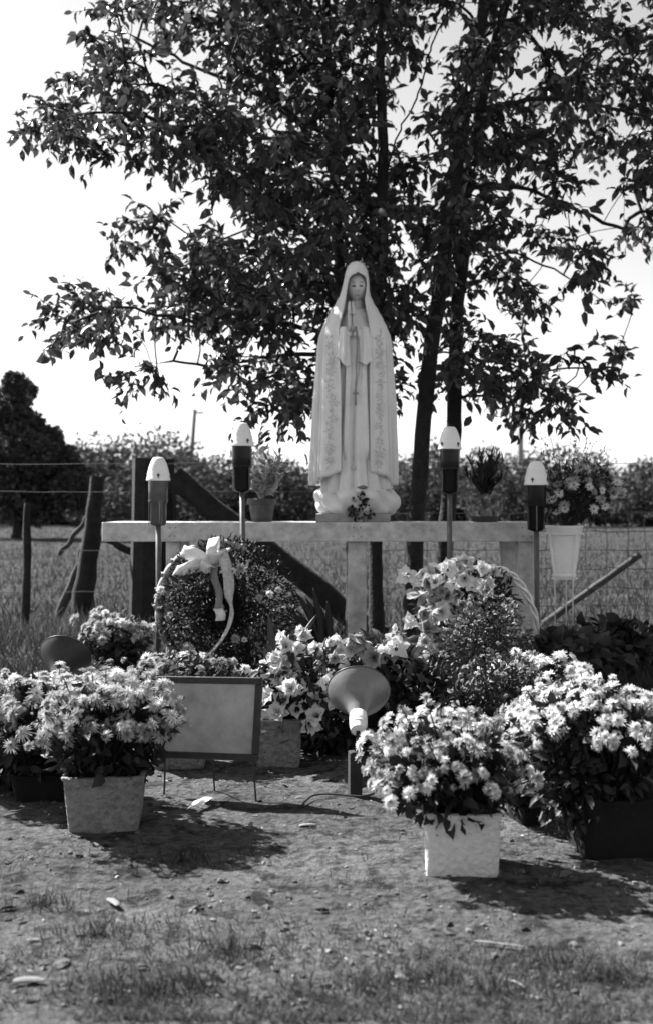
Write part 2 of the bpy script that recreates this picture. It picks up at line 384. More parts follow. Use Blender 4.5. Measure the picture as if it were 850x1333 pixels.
# ---------------------------------------------------------------- fence: old posts, braces, woven wire
FEN = 8.45
def wood_pole(mb, a, b, r0, r1, R, n=9, seg=9, crook=.02):
    a = Vector(a); b = Vector(b); path = []
    for i in range(seg + 1):
        t = i / seg; p = a.lerp(b, t)
        if 0 < i < seg: p += Vector((R.uniform(-1, 1), R.uniform(-1, 1), R.uniform(-.4, .4))) * crook
        path.append(p)
    mb.tube(path, [(r0 + (r1 - r0) * i / seg) * R.uniform(.93, 1.07) for i in range(seg + 1)], n, True, jitter=.07, rs=R)
def fence():
    R = random.Random(31)
    b = Vector((P(190, 0, FEN).x, FEN, 0))
    t = thing('wire_fence', b, 'old farm fence of thick dark timber posts, slanting braces and woven wire', 'fence')
    def post(px0, py0, px1, py1, Y, r0, r1, name='post', crook=.012, m=None, Y1=None, lab=None):
        mb = MB(); wood_pole(mb, P(px0, py0, Y), P(px1, py1, Y1 or Y), r0, r1, R, crook=crook); mb.build(name, m or m_oldwood, t, angle=50, label=lab)
    # thick square-ish post with a second one behind it
    mb = MB(); base = P(188, 822, 8.5); base.z = -.1; top = P(193, 597, 8.5)
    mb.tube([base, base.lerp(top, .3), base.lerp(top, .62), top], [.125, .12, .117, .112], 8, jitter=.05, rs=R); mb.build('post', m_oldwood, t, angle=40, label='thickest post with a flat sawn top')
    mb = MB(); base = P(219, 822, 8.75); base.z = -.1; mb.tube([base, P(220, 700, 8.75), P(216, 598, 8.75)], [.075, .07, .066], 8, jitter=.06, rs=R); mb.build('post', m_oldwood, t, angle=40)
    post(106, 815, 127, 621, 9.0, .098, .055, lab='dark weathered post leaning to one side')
    post(33, 856, 37, 655, 8.2, .036, .026)
    post(226, 622, 478, 818, 8.35, .085, .088, 'brace', .012)
    post(70, 822, 119, 690, 9.1, .038, .034, 'brace', .02, m_greywood)
    post(78, 722, 118, 668, 9.3, .022, .018, 'brace', .015, m_greywood)
    post(96, 790, 118, 757, 9.05, .014, .012, 'brace', .005, m_greywood)
    post(133, 697, 180, 724, 8.6, .03, .03, 'brace', .01)
    post(704, 815, 832, 722, 8.5, .029, .026, 'brace', .006, m_greywood)
    post(872, 850, 880, 600, 8.5, .06, .055)
    post(1010, 850, 1006, 610, 8.5, .06, .055)
    post(-120, 850, -116, 610, 8.7, .06, .055)
    post(478, 818, 560, 826, 8.2, .045, .03, 'fallen_rail', .01)
    # wires
    for py in (603, 640, 668, 692, 716, 740, 765, 788, 810, 826):
        mb = MB(); pts = []
        for k in range(32):
            x0 = 185 if py < 650 else 470; px = x0 + (1020 - x0) * k / 31
            pts.append(P(px, py + .9 * math.sin(k * 1.7 + py) + R.uniform(-.7, .7), FEN + .02 * math.sin(k)))
        if py in (603, 640): mb.tube(pts, .0022, 4)
        else: mb.tube(pts, .0032, 4)
        mb.build('wire', m_wire, t, smooth=False)
    for py in (604, 640, 716, 770):
        mb = MB(); pts = [P(-110 + 300 * k / 11, py + R.uniform(-1, 1), 8.62) for k in range(12)]
        mb.tube(pts, .0022, 4); mb.build('wire', m_wire, t, smooth=False)
    for k in range(21):
        px = 476 + k * 26 + R.uniform(-3, 3)
        mb = MB(); mb.tube([P(px + R.uniform(-2, 2), 668 + (828 - 668) * i / 6, FEN) for i in range(7)], .0026, 4); mb.build('stay_wire', m_wire, t, smooth=False)
fence()

# ---------------------------------------------------------------- trees behind the statue
def in_poly(x, y, poly):
    c = False; j = len(poly) - 1
    for i in range(len(poly)):
        xi, yi = poly[i]; xj, yj = poly[j]
        if (yi > y) != (yj > y) and x < (xj - xi) * (y - yi) / (yj - yi) + xi: c = not c
        j = i
    return c
CROWN = [(48, 165), (80, 118), (120, 78), (150, 20), (190, -80), (330, -210), (640, -260), (900, -150), (960, 80), (930, 280), (850, 360), (810, 425), (785, 490), (740, 530), (680, 532), (640, 508),
         (600, 500), (560, 500), (525, 520), (505, 470), (420, 490), (375, 528), (345, 530), (330, 485), (250, 488), (190, 482), (205, 445), (160, 428), (112, 440), (88, 430), (82, 405), (140, 372), (205, 345), (150, 320), (135, 285), (205, 262), (165, 222), (105, 205), (150, 178)]
GAPS = [(262, 78, 20, 24), (243, 240, 30, 22), (172, 240, 26, 18), (540, 120, 22, 48), (565, 62, 14, 28), (557, 232, 15, 22), (690, 330, 24, 20), (665, 88, 16, 12), (775, 250, 18, 16), (715, 425, 22, 26), (540, 455, 16, 48),
        (770, 395, 22, 24), (655, 415, 10, 18), (620, 340, 8, 12), (165, 350, 34, 20), (300, 440, 16, 10), (240, 455, 18, 10), (370, 300, 8, 10), (330, 130, 10, 10), (410, 120, 9, 9), (735, 200, 14, 10), (800, 330, 20, 22), (530, 330, 12, 14), (230, 330, 14, 10), (395, 470, 14, 10), (700, 165, 12, 8)]
def trees():
    R = np.random.default_rng(77); r2 = random.Random(78)
    specs = [   # trunk lines through photo points, distance, radii
        ('A', 8.05, [(456, 845), (455, 700), (443, 500), (438, 380), (433, 220), (428, 60), (425, -90)], (.050, .028), 'slim dark tree rising straight behind the statue, its foot behind the table leg'),
        ('B', 7.85, [(491, 845), (493, 700), (497, 520), (495, 380), (495, 200), (499, 40), (505, -110)], (.054, .028), 'straight dark tree beside the statue, trunk seen under the table between leg and leaning tree'),
        ('C', 7.65, [(531, 850), (544, 660), (557, 480), (573, 345), (595, 225), (612, 120), (627, 20), (640, -120)], (.062, .036), 'leaning tree whose trunk slants up to the right past the statue'),
        ('D', 8.2, [(577, 845), (579, 720), (586, 580), (597, 420), (600, 330), (606, 230), (640, 80), (680, -70)], (.068, .028), 'tree with a thick upright trunk standing close behind the leaning one'),
    ]
    nodes = []; par = []; own = []; fixr = []; paths = []
    for ti, (nm, Y, pts, rr, lab) in enumerate(specs):
        line = catmull([P(x + (r2.uniform(-5, 5) if i else 0), y, Y + .08 * math.sin(i * 1.3)) for i, (x, y) in enumerate(pts)], 8)
        line = [p + Vector((.012 * noise.noise((p.z * 3.1, ti * 7, 0)), 0, 0)) for p in line]
        line[0].z = -.1
        L = len(line); prev = -1; idx = []
        for i, p in enumerate(line):
            nodes.append(p); par.append(prev); own.append(ti); fixr.append(rr[0] + (rr[1] - rr[0]) * i / (L - 1)); prev = len(nodes) - 1; idx.append(prev)
        paths.append(idx)
    def add_limb(start_px, Y0, pts, ti):
        s = P(*start_px, Y0); best = min((i for i in range(len(nodes)) if own[i] == ti), key=lambda i: (nodes[i] - s).length)
        line = catmull([nodes[best]] + [P(x, y, yy) for x, y, yy in pts], 6); prev = best; idx = [best]
        for p in line[1:]:
            nodes.append(p + Vector((r2.uniform(-.015, .015),) * 3)); par.append(prev); own.append(ti); fixr.append(None); prev = len(nodes) - 1; idx.append(prev)
        paths.append(idx)
    add_limb((437, 330), 8.05, [(370, 290, 8.0), (280, 215, 7.9), (190, 150, 7.85), (95, 150, 7.8)], 0)
    add_limb((440, 440), 8.05, [(360, 420, 7.7), (260, 420, 7.5), (160, 400, 7.4), (95, 420, 7.35)], 0)
    add_limb((445, 470), 8.05, [(380, 460, 8.3), (290, 475, 8.4), (200, 470, 8.45)], 0)
    add_limb((430, 180), 8.05, [(330, 120, 8.4), (240, 80, 8.6), (160, 40, 8.7)], 0)
    add_limb((497, 520), 7.85, [(440, 500, 7.6), (385, 515, 7.5), (350, 528, 7.45)], 1)
    add_limb((495, 300), 7.85, [(450, 240, 7.5), (400, 190, 7.4), (330, 180, 7.3)], 1)
    add_limb((496, 240), 7.85, [(520, 170, 7.7), (545, 120, 7.6), (560, 60, 7.5)], 1)
    add_limb((608, 150), 7.65, [(660, 135, 7.6), (730, 128, 7.5), (840, 150, 7.4)], 2)
    add_limb((597, 225), 7.65, [(555, 170, 7.4), (520, 185, 7.3), (505, 210, 7.25)], 2)
    add_limb((590, 260), 7.65, [(650, 240, 7.9), (720, 260, 8.1), (810, 300, 8.2)], 2)
    add_limb((598, 400), 8.2, [(650, 330, 8.0), (720, 350, 7.9), (800, 400, 7.8)], 3)
    add_limb((592, 470), 8.2, [(640, 440, 8.4), (690, 480, 8.5), (740, 520, 8.5)], 3)
    add_limb((596, 430), 8.2, [(560, 380, 8.4), (530, 400, 8.6)], 3)
    # leaf clusters spread through the crown's volume
    cl = []; tries = 0
    while len(cl) < 610 and tries < 60000:
        tries += 1
        x = R.uniform(20, 960); y = R.uniform(-260, 560)
        if not in_poly(x, y, CROWN): continue
        if any(((x - a) / (c + 14)) ** 2 + ((y - b) / (d + 14)) ** 2 < 1 for a, b, c, d in GAPS): continue
        core = math.exp(-(((x - 390) / 190) ** 2 + ((y - 250) / 190) ** 2)) + .28 * math.exp(-(((x - 640) / 150) ** 2 + ((y - 230) / 220) ** 2))
        if y < 20: core += .1
        if R.random() > .28 + .75 * core: continue
        dmid = 8.0; spread = .95 if 120 < x < 800 else .6
        Y = dmid + R.uniform(-spread, spread * 1.2)
        if Y < 7.05: continue
        p = P(x, y, Y)
        if any((p - q).length < .15 for q in cl): continue
        cl.append(p)
    for px, py in ((98, 425), (75, 410), (110, 400), (55, 160), (80, 140), (175, 485), (205, 478), (355, 525), (370, 530), (690, 530), (722, 526), (655, 518), (520, 505), (800, 465), (770, 480), (640, 500), (705, 500)):
        cl.append(P(px, py, 7.9 + R.uniform(-.35, .35)))
    arr = lambda: np.array(nodes)
    A = arr(); dist = [float(np.min(np.linalg.norm(A - np.array(c), axis=1))) for c in cl]
    NA = np.zeros((len(nodes) + len(cl) * 14, 3)); NA[:len(nodes)] = A; nn = len(nodes); nload = {}
    tips = []
    for k in sorted(range(len(cl)), key=lambda i: dist[i]):
        c = np.array(cl[k]); d = np.linalg.norm(NA[:nn] - c, axis=1) + np.maximum(0, NA[:nn, 2] - c[2] - .15) * .6
        low = NA[:nn, 2] < 1.25; d = d + low * 5
        j = int(np.argmin(d)); a = nodes[j]; b = Vector(c); L = (b - a).length
        seg = max(2, min(12, int(L / .1))); mid = a.lerp(b, .5) + Vector((r2.uniform(-.08, .08), r2.uniform(-.08, .08), .10 * L)); prev = j; idx = [j]
        for i in range(1, seg + 1):
            t = i / seg; p = a * (1 - t) ** 2 + mid * 2 * t * (1 - t) + b * t * t
            if nn >= len(NA): NA = np.concatenate([NA, np.zeros((2000, 3))])
            nodes.append(p); NA[nn] = p; nn += 1; par.append(prev); own.append(own[j]); fixr.append(None); prev = len(nodes) - 1; idx.append(prev)
        paths.append(idx); tips.append(prev)
    load = [0] * len(nodes)
    for tnode in tips:
        q = tnode
        while q >= 0: load[q] += 1; q = par[q]
    rad = [fixr[i] if fixr[i] is not None else .0036 * max(1, load[i]) ** .48 for i in range(len(nodes))]
    roots = []
    for ti, (nm, Y, pts, rr, lab) in enumerate(specs):
        b = nodes[paths[ti][0]]; t = thing('tree', (b.x, b.y, 0), lab, 'tree'); roots.append(t)
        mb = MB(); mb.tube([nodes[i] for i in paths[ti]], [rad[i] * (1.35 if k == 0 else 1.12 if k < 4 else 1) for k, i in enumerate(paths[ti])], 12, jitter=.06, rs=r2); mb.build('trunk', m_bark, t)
        mb = MB()
        for pth in paths[4:]:
            if own[pth[-1]] != ti: continue
            rs_ = [min(rad[i], rad[pth[1]] * 1.15) for i in pth]
            mb.tube([nodes[i] for i in pth], rs_, 6 if rs_[0] > .008 else 4, cap=False)
        # twigs inside each cluster carry the leaves
        LP = []; LD = []
        for tn in tips:
            if own[tn] != ti: continue
            c = nodes[tn]; dirv = (c - nodes[par[tn]]).normalized()
            px = CX + c.x / c.y * F; py = HOR - (c.z - H) / c.y * F
            edge = 1.0
            for q in range(r2.randint(6, 8)):
                d = (Vector((r2.gauss(0, 1), r2.gauss(0, 1), r2.gauss(0, .75))).normalized() + dirv * .55 + Vector((0, 0, -.12))).normalized()
                ln = r2.uniform(.14, .34) * edge; e = c + d * ln + Vector((0, 0, -.18 * ln))
                md = c.lerp(e, .5) + Vector((0, 0, .06 * ln))
                tw = [c, md, e]; mb.tube(tw, [.0028, .0022, .0012], 3, cap=False)
                m = r2.randint(6, 9)
                for s_ in range(m):
                    u = (s_ + r2.random()) / m * .85 + .15
                    p = c * (1 - u) ** 2 + md * 2 * u * (1 - u) + e * u * u
                    sd_ = Vector((r2.gauss(0, 1), r2.gauss(0, 1), r2.gauss(0, .8))).normalized()
                    LP.append(p); LD.append((d * .55 + sd_ * .8 + Vector((0, 0, -.38))).normalized())
        mb.build('branches', m_bark, t)
        LP = np.array(LP); LD = np.array(LD); n = len(LP)
        N = rvec(R, n) * .9 + np.array([0, -.2, .8]); L = R.uniform(.048, .110, n); W = L * R.uniform(.42, .60, n)
        px = CX + LP[:, 0] / LP[:, 1] * F; py = HOR - (LP[:, 2] - H) / LP[:, 1] * F
        vis = (px > 0) & (px < 850) & (py > 0) & (py < 640)
        score = np.where(vis, L / LP[:, 1], 0); order = np.argsort(-score); big = order[:300]; rest = order[300:]
        V, Fc = scatter(LEAF_V, LEAF_F, LP[rest], LD[rest], N[rest], L[rest], W[rest])
        raw_mesh('leaves', V, Fc, m_leaf, t, 'stuff')
        me = bpy.data.meshes.get('leaf_shape')
        if me is None:
            me = bpy.data.meshes.new('leaf_shape'); me.from_pydata((LEAF_V).tolist(), [], LEAF_F.tolist()); me.materials.append(m_leaf); me.update()
        X, Yv, Z = frames(LD[big], N[big]); off = np.array(t.location)
        for q, i in enumerate(big):
            o = link_mesh('leaf', me, t); l, w = L[i], W[i]; p = LP[i] - off
            o.matrix_basis = Matrix(((X[q, 0] * l, Yv[q, 0] * w, Z[q, 0] * l, p[0]), (X[q, 1] * l, Yv[q, 1] * w, Z[q, 1] * l, p[1]), (X[q, 2] * l, Yv[q, 2] * w, Z[q, 2] * l, p[2]), (0, 0, 0, 1)))
trees()

# ---------------------------------------------------------------- the table that carries the statue
TY0, TY1 = 6.55, 7.02                      # front and back of the table
TZ = H + (HOR - 680) / F * TY0             # its top
m_hold_n = mat('rusty_nail', .05, .7, .2, 20)
def table():
    xl, xr = P(133, 0, TY0).x, P(702, 0, TY0).x
    t = thing('altar_table', ((xl + xr) / 2, (TY0 + TY1) / 2, 0), 'long rough table of pale painted boards carrying the statue and two potted plants', 'table')
    hb = 25 / F * TY0
    MB().box(((xl + xr) / 2, TY0 + .018, TZ - hb / 2), (xr - xl, .036, hb), bev=.004).build('front_board', m_board, t, smooth=False)
    n = 3; d = (TY1 - TY0 - .04) / n
    for i in range(n): MB().box(((xl + xr) / 2, TY0 + .042 + d * (i + .5), TZ - .016), (xr - xl - .006 * i, d - .006, .03), bev=.003).build('top_plank', m_board, t, smooth=False)
    MB().box(((xl + xr) / 2, TY1 + .02, TZ - hb / 2 - .002), (xr - xl - .01, .034, hb), bev=.004).build('back_board', m_board, t, smooth=False)
    for px in (222, 229, 460, 470, 680, 692):
        for py in (687, 698): MB().lathe(P(px + rnd.uniform(-1, 1), py, TY0 - .001), [(.0035, -.001), (.0042, .001), (.002, .0025)], 8, Matrix.Rotation(math.pi / 2, 3, 'X')).build('nail', m_hold_n, t)
    for px, w in ((224, 18), (465, 24), (686, 21)):
        wm = w / F * TY0; x = P(px, 0, TY0).x
        MB().box((x, TY0 + .09, (TZ - .034) / 2 - .03), (wm, .095, TZ - .034 + .06), bev=.006).build('leg', m_board, t, smooth=False)
        MB().box((x - (.05 if px == 686 else -.01), TY1 - .06, (TZ - .034) / 2 - .03), (wm, .095, TZ - .034 + .06), bev=.006).build('leg', m_board, t, smooth=False)
table()

# ---------------------------------------------------------------- the statue
SY = 6.79; SS = SY / F / 3.506
def statue():
    X0 = P(464.6, 0, SY).x; root = Vector((X0, SY, TZ))
    t = thing('statue', root, 'pale painted statue of a praying veiled woman in a long embroidered mantle on the table', 'statue')
    zx = lambda a: (a - 297) * SS
    zz = lambda a: (1262 - a) * SS
    W = lambda x, y, z: root + Vector((x, y, z))
    # mantle outline: height, left x, right x, half depth, y of centre
    tab = sorted([(zz(1110), zx(92), zx(469), .205, 0), (zz(1060), zx(91), zx(468), .205, 0), (zz(1000), zx(94), zx(466), .20, 0), (zz(800), zx(103), zx(459), .19, 0), (zz(600), zx(111), zx(453), .18, .0),
                  (zz(470), zx(117), zx(448), .172, .0), (zz(420), zx(125), zx(443), .166, 0), (zz(380), zx(138), zx(431), .158, 0), (zz(340), zx(157), zx(414), .145, 0), (zz(300), zx(178), zx(393), .130, 0), (zz(265), zx(201), zx(371), .116, 0),
                  (zz(230), zx(219), zx(357), .106, 0), (zz(200), zx(228), zx(353), .104, 0), (zz(160), zx(237), zx(351), .103, 0), (zz(130), zx(243), zx(347), .098, 0), (zz(105), zx(251), zx(339), .086, .002), (zz(88), zx(262), zx(327), .066, .004), (zz(78), zx(275), zx(314), .045, .006), (zz(73), zx(290), zx(299), .012, .008)])
    otab = sorted([(zz(1110), -78, 62), (zz(1000), -77, 60), (zz(700), -77, 57), (zz(420), -85, 55), (zz(380), -84, 55), (zz(340), -74, 50), (zz(300), -66, 43), (zz(260), -60, 40), (zz(220), -55, 47), (zz(185), -50, 50), (zz(160), -42, 46), (zz(145), -28, 34), (zz(137), -8, 14), (zz(133), 0, 3), (zz(128), 1, 1.2), (zz(70), 1, 1.2)])
    NEX = 2.5
    def front_y(x, z):
        xl, xr, b, yc = lerp_tab(tab, z); xc = (xl + xr) / 2; a = (xr - xl) / 2
        k = min(1, abs(x - xc) / a); return yc - b * (1 - k ** NEX) ** (1 / NEX)
    def mantle(u, v):
        ang0 = u * 2 - 1                                             # -1 left edge .. 0 back .. 1 right edge
        side = min(1, (1 - abs(ang0)) * 2.4)
        hem = zz(1036 + 56 * min(1, side * 1.15) + 5 * math.sin(u * 40))
        z = hem + (zz(73) - hem) * (v ** .9)
        xl, xr, b, yc = lerp_tab(tab, z); xc = (xl + xr) / 2; a = max(.004, (xr - xl) / 2)
        ol, orr = lerp_tab(otab, z)
        s0 = max(-.999, min(.999, (ol * SS - xc) / a)); s1 = max(-.999, min(.999, (orr * SS - xc) / a))
        f = lambda s: math.copysign(math.asin(min(1, abs(s) ** (NEX / 2))), s)
        fl = f(s0); fr = f(s1)
        # left edge angle fl (negative x) going round the back to fr
        A0 = fl if fl < 0 else fl; total = 2 * math.pi - (fr - fl); ph = fl - u * total
        sn, cs = math.sin(ph), math.cos(ph)
        x = math.copysign(abs(sn) ** (2 / NEX), sn); y = -math.copysign(abs(cs) ** (2 / NEX), cs)
        body = max(0.0, min(1.0, (zz(330) - z) / .5))
        # front panels stay flat, folds run down sides and back
        e = 1 - abs(ang0)                                            # 0 at the open edges
        fold = 0
        if e > .235:
            w = min(1, (e - .235) / .05)
            fold = w * (.020 * math.sin(ph * 9 + .6) + .009 * math.sin(ph * 17 + 2 * z) + .004 * math.sin(ph * 5 + 3)) * (.25 + .75 * body) * min(1, body * 3 + .1)
        for ge in (.285, .33, .375, .43, .50): fold -= .020 * math.exp(-((e - ge - .01 * math.sin(z * 6 + ge * 40)) / .011) ** 2) * min(1, body * 2)
        step = -.016 * math.exp(-((e - .235) / .010) ** 2) * min(1, body * 2.5) + .006 * math.exp(-((e - .262) / .018) ** 2) * min(1, body * 2.5)
        rim = .006 * math.exp(-(e / .008) ** 2) * min(1, max(0, (zz(100) - z) * 30))
        r = 1 + (fold + step) / max(a, .08)
        return W(xc + a * x * r, yc + b * y * r - rim, z)
    mb = MB(); mb.grid(mantle, 420, 120); o = mb.build('mantle', m_stone, t)
    md = o.modifiers.new('thickness', 'SOLIDIFY'); md.thickness = .011; md.offset = 1
    # robe under the mantle
    rt = sorted([(zz(1125), .196, .185), (zz(1100), .200, .190), (zz(1050), .192, .186), (zz(900), .172, .172), (zz(700), .158, .160), (zz(560), .150, .155), (zz(450), .145, .150), (zz(390), .130, .138), (zz(350), .100, .108), (zz(320), .075, .078), (zz(300), .058, .060)])
    def robe(u, v):
        ph = u * 2 * math.pi; z = zz(1125 - 20 * abs(math.sin(ph * .5 + .7)) ** 2 + 14 * math.cos(ph)) * (1 - v) + zz(300) * v
        a, b = lerp_tab(rt, z); low = max(0, min(1, (zz(420) - z) / .3))
        k = abs(math.sin(ph * 6.5 + .6 * math.sin(z * 4) + .5)) ** .55 - .55; k2 = math.sin(ph * 23 + z * 4)
        d = low * (.040 * k + .005 * k2)
        flare = .010 * math.exp(-((z - zz(1120)) / .02) ** 2)
        x = (a + d + flare) * math.sin(ph); y = -(b + d + flare) * math.cos(ph)
        return W(x, y, z)
    MB().grid(robe, 300, 70, True).build('robe', m_stone, t)
    # collar fold at the neck
    mb = MB(); mb.tube([W(.056 * math.sin(q), -.058 * math.cos(q) - .003, zz(306) + .012 * (1 - math.cos(q))) for q in [i * 2 * math.pi / 20 for i in range(21)]], .008, 6); mb.build('collar', m_stone, t)
    # head
    def face(d, q):
        x, y, z = d.x, d.y, d.z
        if y < 0:
            fr = -y
            nose = math.exp(-(x / .16) ** 2) * math.exp(-((z + .12) / .20) ** 2) * .15 * (1.0 if z < .02 else max(0, 1 - (z - .02) * 2.2))
            sock = -.075 * (math.exp(-((abs(x) - .36) / .19) ** 2) * math.exp(-((z - .12) / .11) ** 2))
            brow = .03 * math.exp(-((abs(x) - .36) / .25) ** 2) * math.exp(-((z - .27) / .07) ** 2)
            lid = .05 * math.exp(-((abs(x) - .36) / .12) ** 2) * math.exp(-((z - .07) / .07) ** 2)
            lips = .045 * math.exp(-(x / .20) ** 2) * (math.exp(-((z + .46) / .05) ** 2) + math.exp(-((z + .57) / .05) ** 2))
            chin = .07 * math.exp(-(x / .25) ** 2) * math.exp(-((z + .86) / .14) ** 2)
            q = q * (1 + .3 * (nose * 0)) + Vector((0, -(nose * 1.5 + sock * 1.6 + brow + lid + lips + chin) * .078 * 1.25, 0))
        q.x *= 1 - .20 * max(0, -z) ** 1.5
        return q
    HM = Matrix.Rotation(math.radians(9), 3, 'X')
    hc = W(zx(297), .004, zz(192)); HR = (.061, .080, .092)
    MB().ellipsoid(hc, HR, 56, 44, HM, face).build('head', m_face, t)
    def on_face(a, c, lift=.002):                                       # point on the face at lateral a, height c in unit-sphere terms
        y = -math.sqrt(max(.02, 1 - a * a - c * c)); q = Vector((a * HR[0], y * HR[1], c * HR[2])); q = face(Vector((a, y, c)), q); q.y -= lift; return HM @ q + hc
    for s in (-1, 1):
        MB().tube([on_face(s * (.36 + .20 * k / 3), .09 - .035 * (1 - (k / 3) ** 2)) for k in range(-3, 4)], [.002, .005, .0072, .0078, .0072, .005, .002], 5, flat=.6).build('eye', m_ink, t)
        MB().tube([on_face(s * (.38 + .22 * k / 3), .285 + .05 * (1 - (k / 3) ** 2)) for k in range(-3, 4)], [.0012, .0024, .003, .0032, .003, .0024, .0012], 5, flat=.5).build('eyebrow', mat('statue_brow', .12, .6), t)
    MB().tube([on_face(.19 * k / 3, -.515 - .012 * abs(k) / 3 + (.012 if k == 0 else 0), .001) for k in range(-3, 4)], [.0018, .0036, .005, .005, .005, .0036, .0018], 6, flat=.5).build('lips', mat('statue_lips', .14, .5), t)
    # neck
    MB().tube([W(0, .004, zz(318)), W(0, .006, zz(290)), W(0, .008, zz(255)), W(0, .01, zz(225))], [.052, .038, .031, .031], 14).build('neck', m_face, t)
    # praying hands, each one palm with five fingers
    hand_c = W(zx(271), -.205, zz(372))
    for s, nm in ((-1, 'hand'), (1, 'hand')):
        mb = MB(); o0 = s * .0125
        up = Vector((-.06, -.20, 1)).normalized(); fw = Vector((0, -1, -.20)).normalized()
        base = hand_c + Vector((o0, 0, 0))
        mb.tube([base - up * .055 + Vector((s * .008, .01, 0)), base - up * .02, base + up * .02, base + up * .045], [.022, .028, .031, .029], 12, flat=.42, up=fw)
        for k, (off, ln) in enumerate(((.024, .058), (.009, .072), (-.007, .078), (-.022, .066))):
            a = base + up * .038 + fw * off; b = a + up * ln * .5 + Vector((-s * .0005, 0, 0)); c = a + up * ln + Vector((-s * .0045, 0, 0)) - fw * off * .25
            mb.tube([a, a.lerp(b, .5), b, b.lerp(c, .6), c], [.0100, .0095, .0090, .0080, .0042], 8)
        a = base - up * .005 - fw * .020; mb.tube([a, a - fw * .016 + up * .022, a - fw * .017 + up * .045, a - fw * .012 + up * .060], [.010, .0090, .008, .004], 8)
        mb.build(nm, mat('statue_hands', .56, .5, .04, 20), t)
    # wide sleeves from the wrists back to the mantle, hanging ends
    for s in (-1, 1):
        mb = MB(); x0 = zx(271) + s * .016
        wrist = Vector((x0, -.190, zz(412))); elbow = Vector((s * .080 + .0, -.118, zz(445)))
        pth = [wrist, wrist.lerp(elbow, .35) + Vector((0, .0, .004)), wrist.lerp(elbow, .7), elbow]
        mb.tube([W(*p) for p in pth], [.028, .034, .038, .040], 18, flat=.62, up=(0, 0, 1), jitter=.0)
        # hanging cuff
        cx = zx(238) if s < 0 else zx(326)
        def cuff(u, v, cx=cx, s=s):
            ph = u * 2 * math.pi; z = zz(395) + (zz(553 + 14 * math.sin(ph * 2 + 1) - s * 10 * math.sin(ph)) - zz(395)) * v
            a = .024 + .013 * v; b = .026 + .014 * v
            d = .0075 * math.sin(ph * 5 + 1 + v) * v ** .6
            return W(cx + s * .004 * v + (a + d) * math.sin(ph), -.172 + .004 * v - (b + d) * math.cos(ph), z)
        mb.grid(cuff, 40, 14, True)
        mb.build('sleeve', m_stone, t)
        # long lining falling below the sleeve
        mb = MB()
        xa, xb = ((zx(258), zx(243)) if s < 0 else (zx(322), zx(338)))
        pts = [W(xa + (xb - xa) * k, -.166 - .012 * k, zz(555 + (985 - 555) * k)) for k in [i / 9 for i in range(10)]]
        mb.tube(pts, [.018, .018, .017, .017, .017, .018, .019, .019, .016, .006], 12, flat=.55, up=(1, 0, 0)); mb.build('sleeve_lining', m_stone, t)
    # rosary
    mb = MB(); pts = catmull([W(zx(284), -.222, zz(400)), W(zx(292), -.215, zz(450)), W(zx(291), -.188, zz(560)), W(zx(286), -.186, zz(660))], 10)
    for p in pts: mb.ellipsoid(p, (.0042, .0042, .0052), 6, 5)
    pts2 = catmull([W(zx(288), -.222, zz(400)), W(zx(300), -.212, zz(470)), W(zx(303), -.188, zz(570)), W(zx(288), -.187, zz(660))], 10)
    for p in pts2: mb.ellipsoid(p, (.0042, .0042, .0052), 6, 5)
    ros = mb.build('rosary', mat('rosary_beads', .22, .4), t)
    mb = MB(); mb.box(W(zx(286), -.190, zz(705)), (.011, .008, .105), bev=.002); mb.box(W(zx(286), -.191, zz(690)), (.034, .008, .011), bev=.002); mb.build('crucifix', mat('rosary_beads', .22, .4), ros)
    # little emblem and shoe tip
    MB().ellipsoid(W(zx(278), -.196, zz(1020)), (.012, .004, .014), 8, 6).build('star', m_embro, t)
    MB().ellipsoid(W(zx(315), -.192, zz(1108)), (.034, .035, .014), 14, 8).build('foot', mat('statue_shoe', .16, .5), t)
    # embroidered sprays down both front panels
    mb = MB(); R = random.Random(3)
    def leafp(cx, cz, ang, L, Wd):
        pts = []
        for k in range(10):
            q = 2 * math.pi * k / 10; lx = L * .5 * (1 + math.cos(q)); ly = Wd * .5 * math.sin(q) * (1.2 - .5 * math.cos(q))
            x = cx + lx * math.cos(ang) - ly * math.sin(ang); z = cz + lx * math.sin(ang) + ly * math.cos(ang)
            pts.append(W(x, front_y(x, z) - .0045, z))
        mb.add(pts, [tuple(range(10))])
    for side, zs in ((-1, [470, 545, 590, 665, 730, 800, 860, 925, 985]), (1, [440, 500, 560, 640, 700, 770, 830, 900, 960, 1005])):
        cx0 = zx(178) if side < 0 else zx(394)
        for k, zc in enumerate(zs):
            cx = cx0 + R.uniform(-.010, .010); c = zz(zc)
            n = 6 + k % 3
            for j in range(n):
                a = 2 * math.pi * j / n + R.uniform(-.2, .2); leafp(cx + .006 * math.cos(a), c + .006 * math.sin(a), a, R.uniform(.020, .034), R.uniform(.006, .010))
            for j in range(5):
                a = math.pi / 2 + R.uniform(-1.0, 1.0) + (math.pi if j % 2 else 0); zq = c + (-1 if j % 2 else 1) * R.uniform(.030, .045)
                leafp(cx + R.uniform(-.02, .02), zq, a, R.uniform(.018, .03), R.uniform(.004, .007))
        ex = [(zx(148) if side < 0 else zx(362))]
        for e in ex:
            for q in range(60):
                z0 = zz(440 + q * 9.6); leafp(e + .001, z0, math.pi / 2, .009, .0022)
    mb.build('embroidery', m_embro, t, kind='stuff')
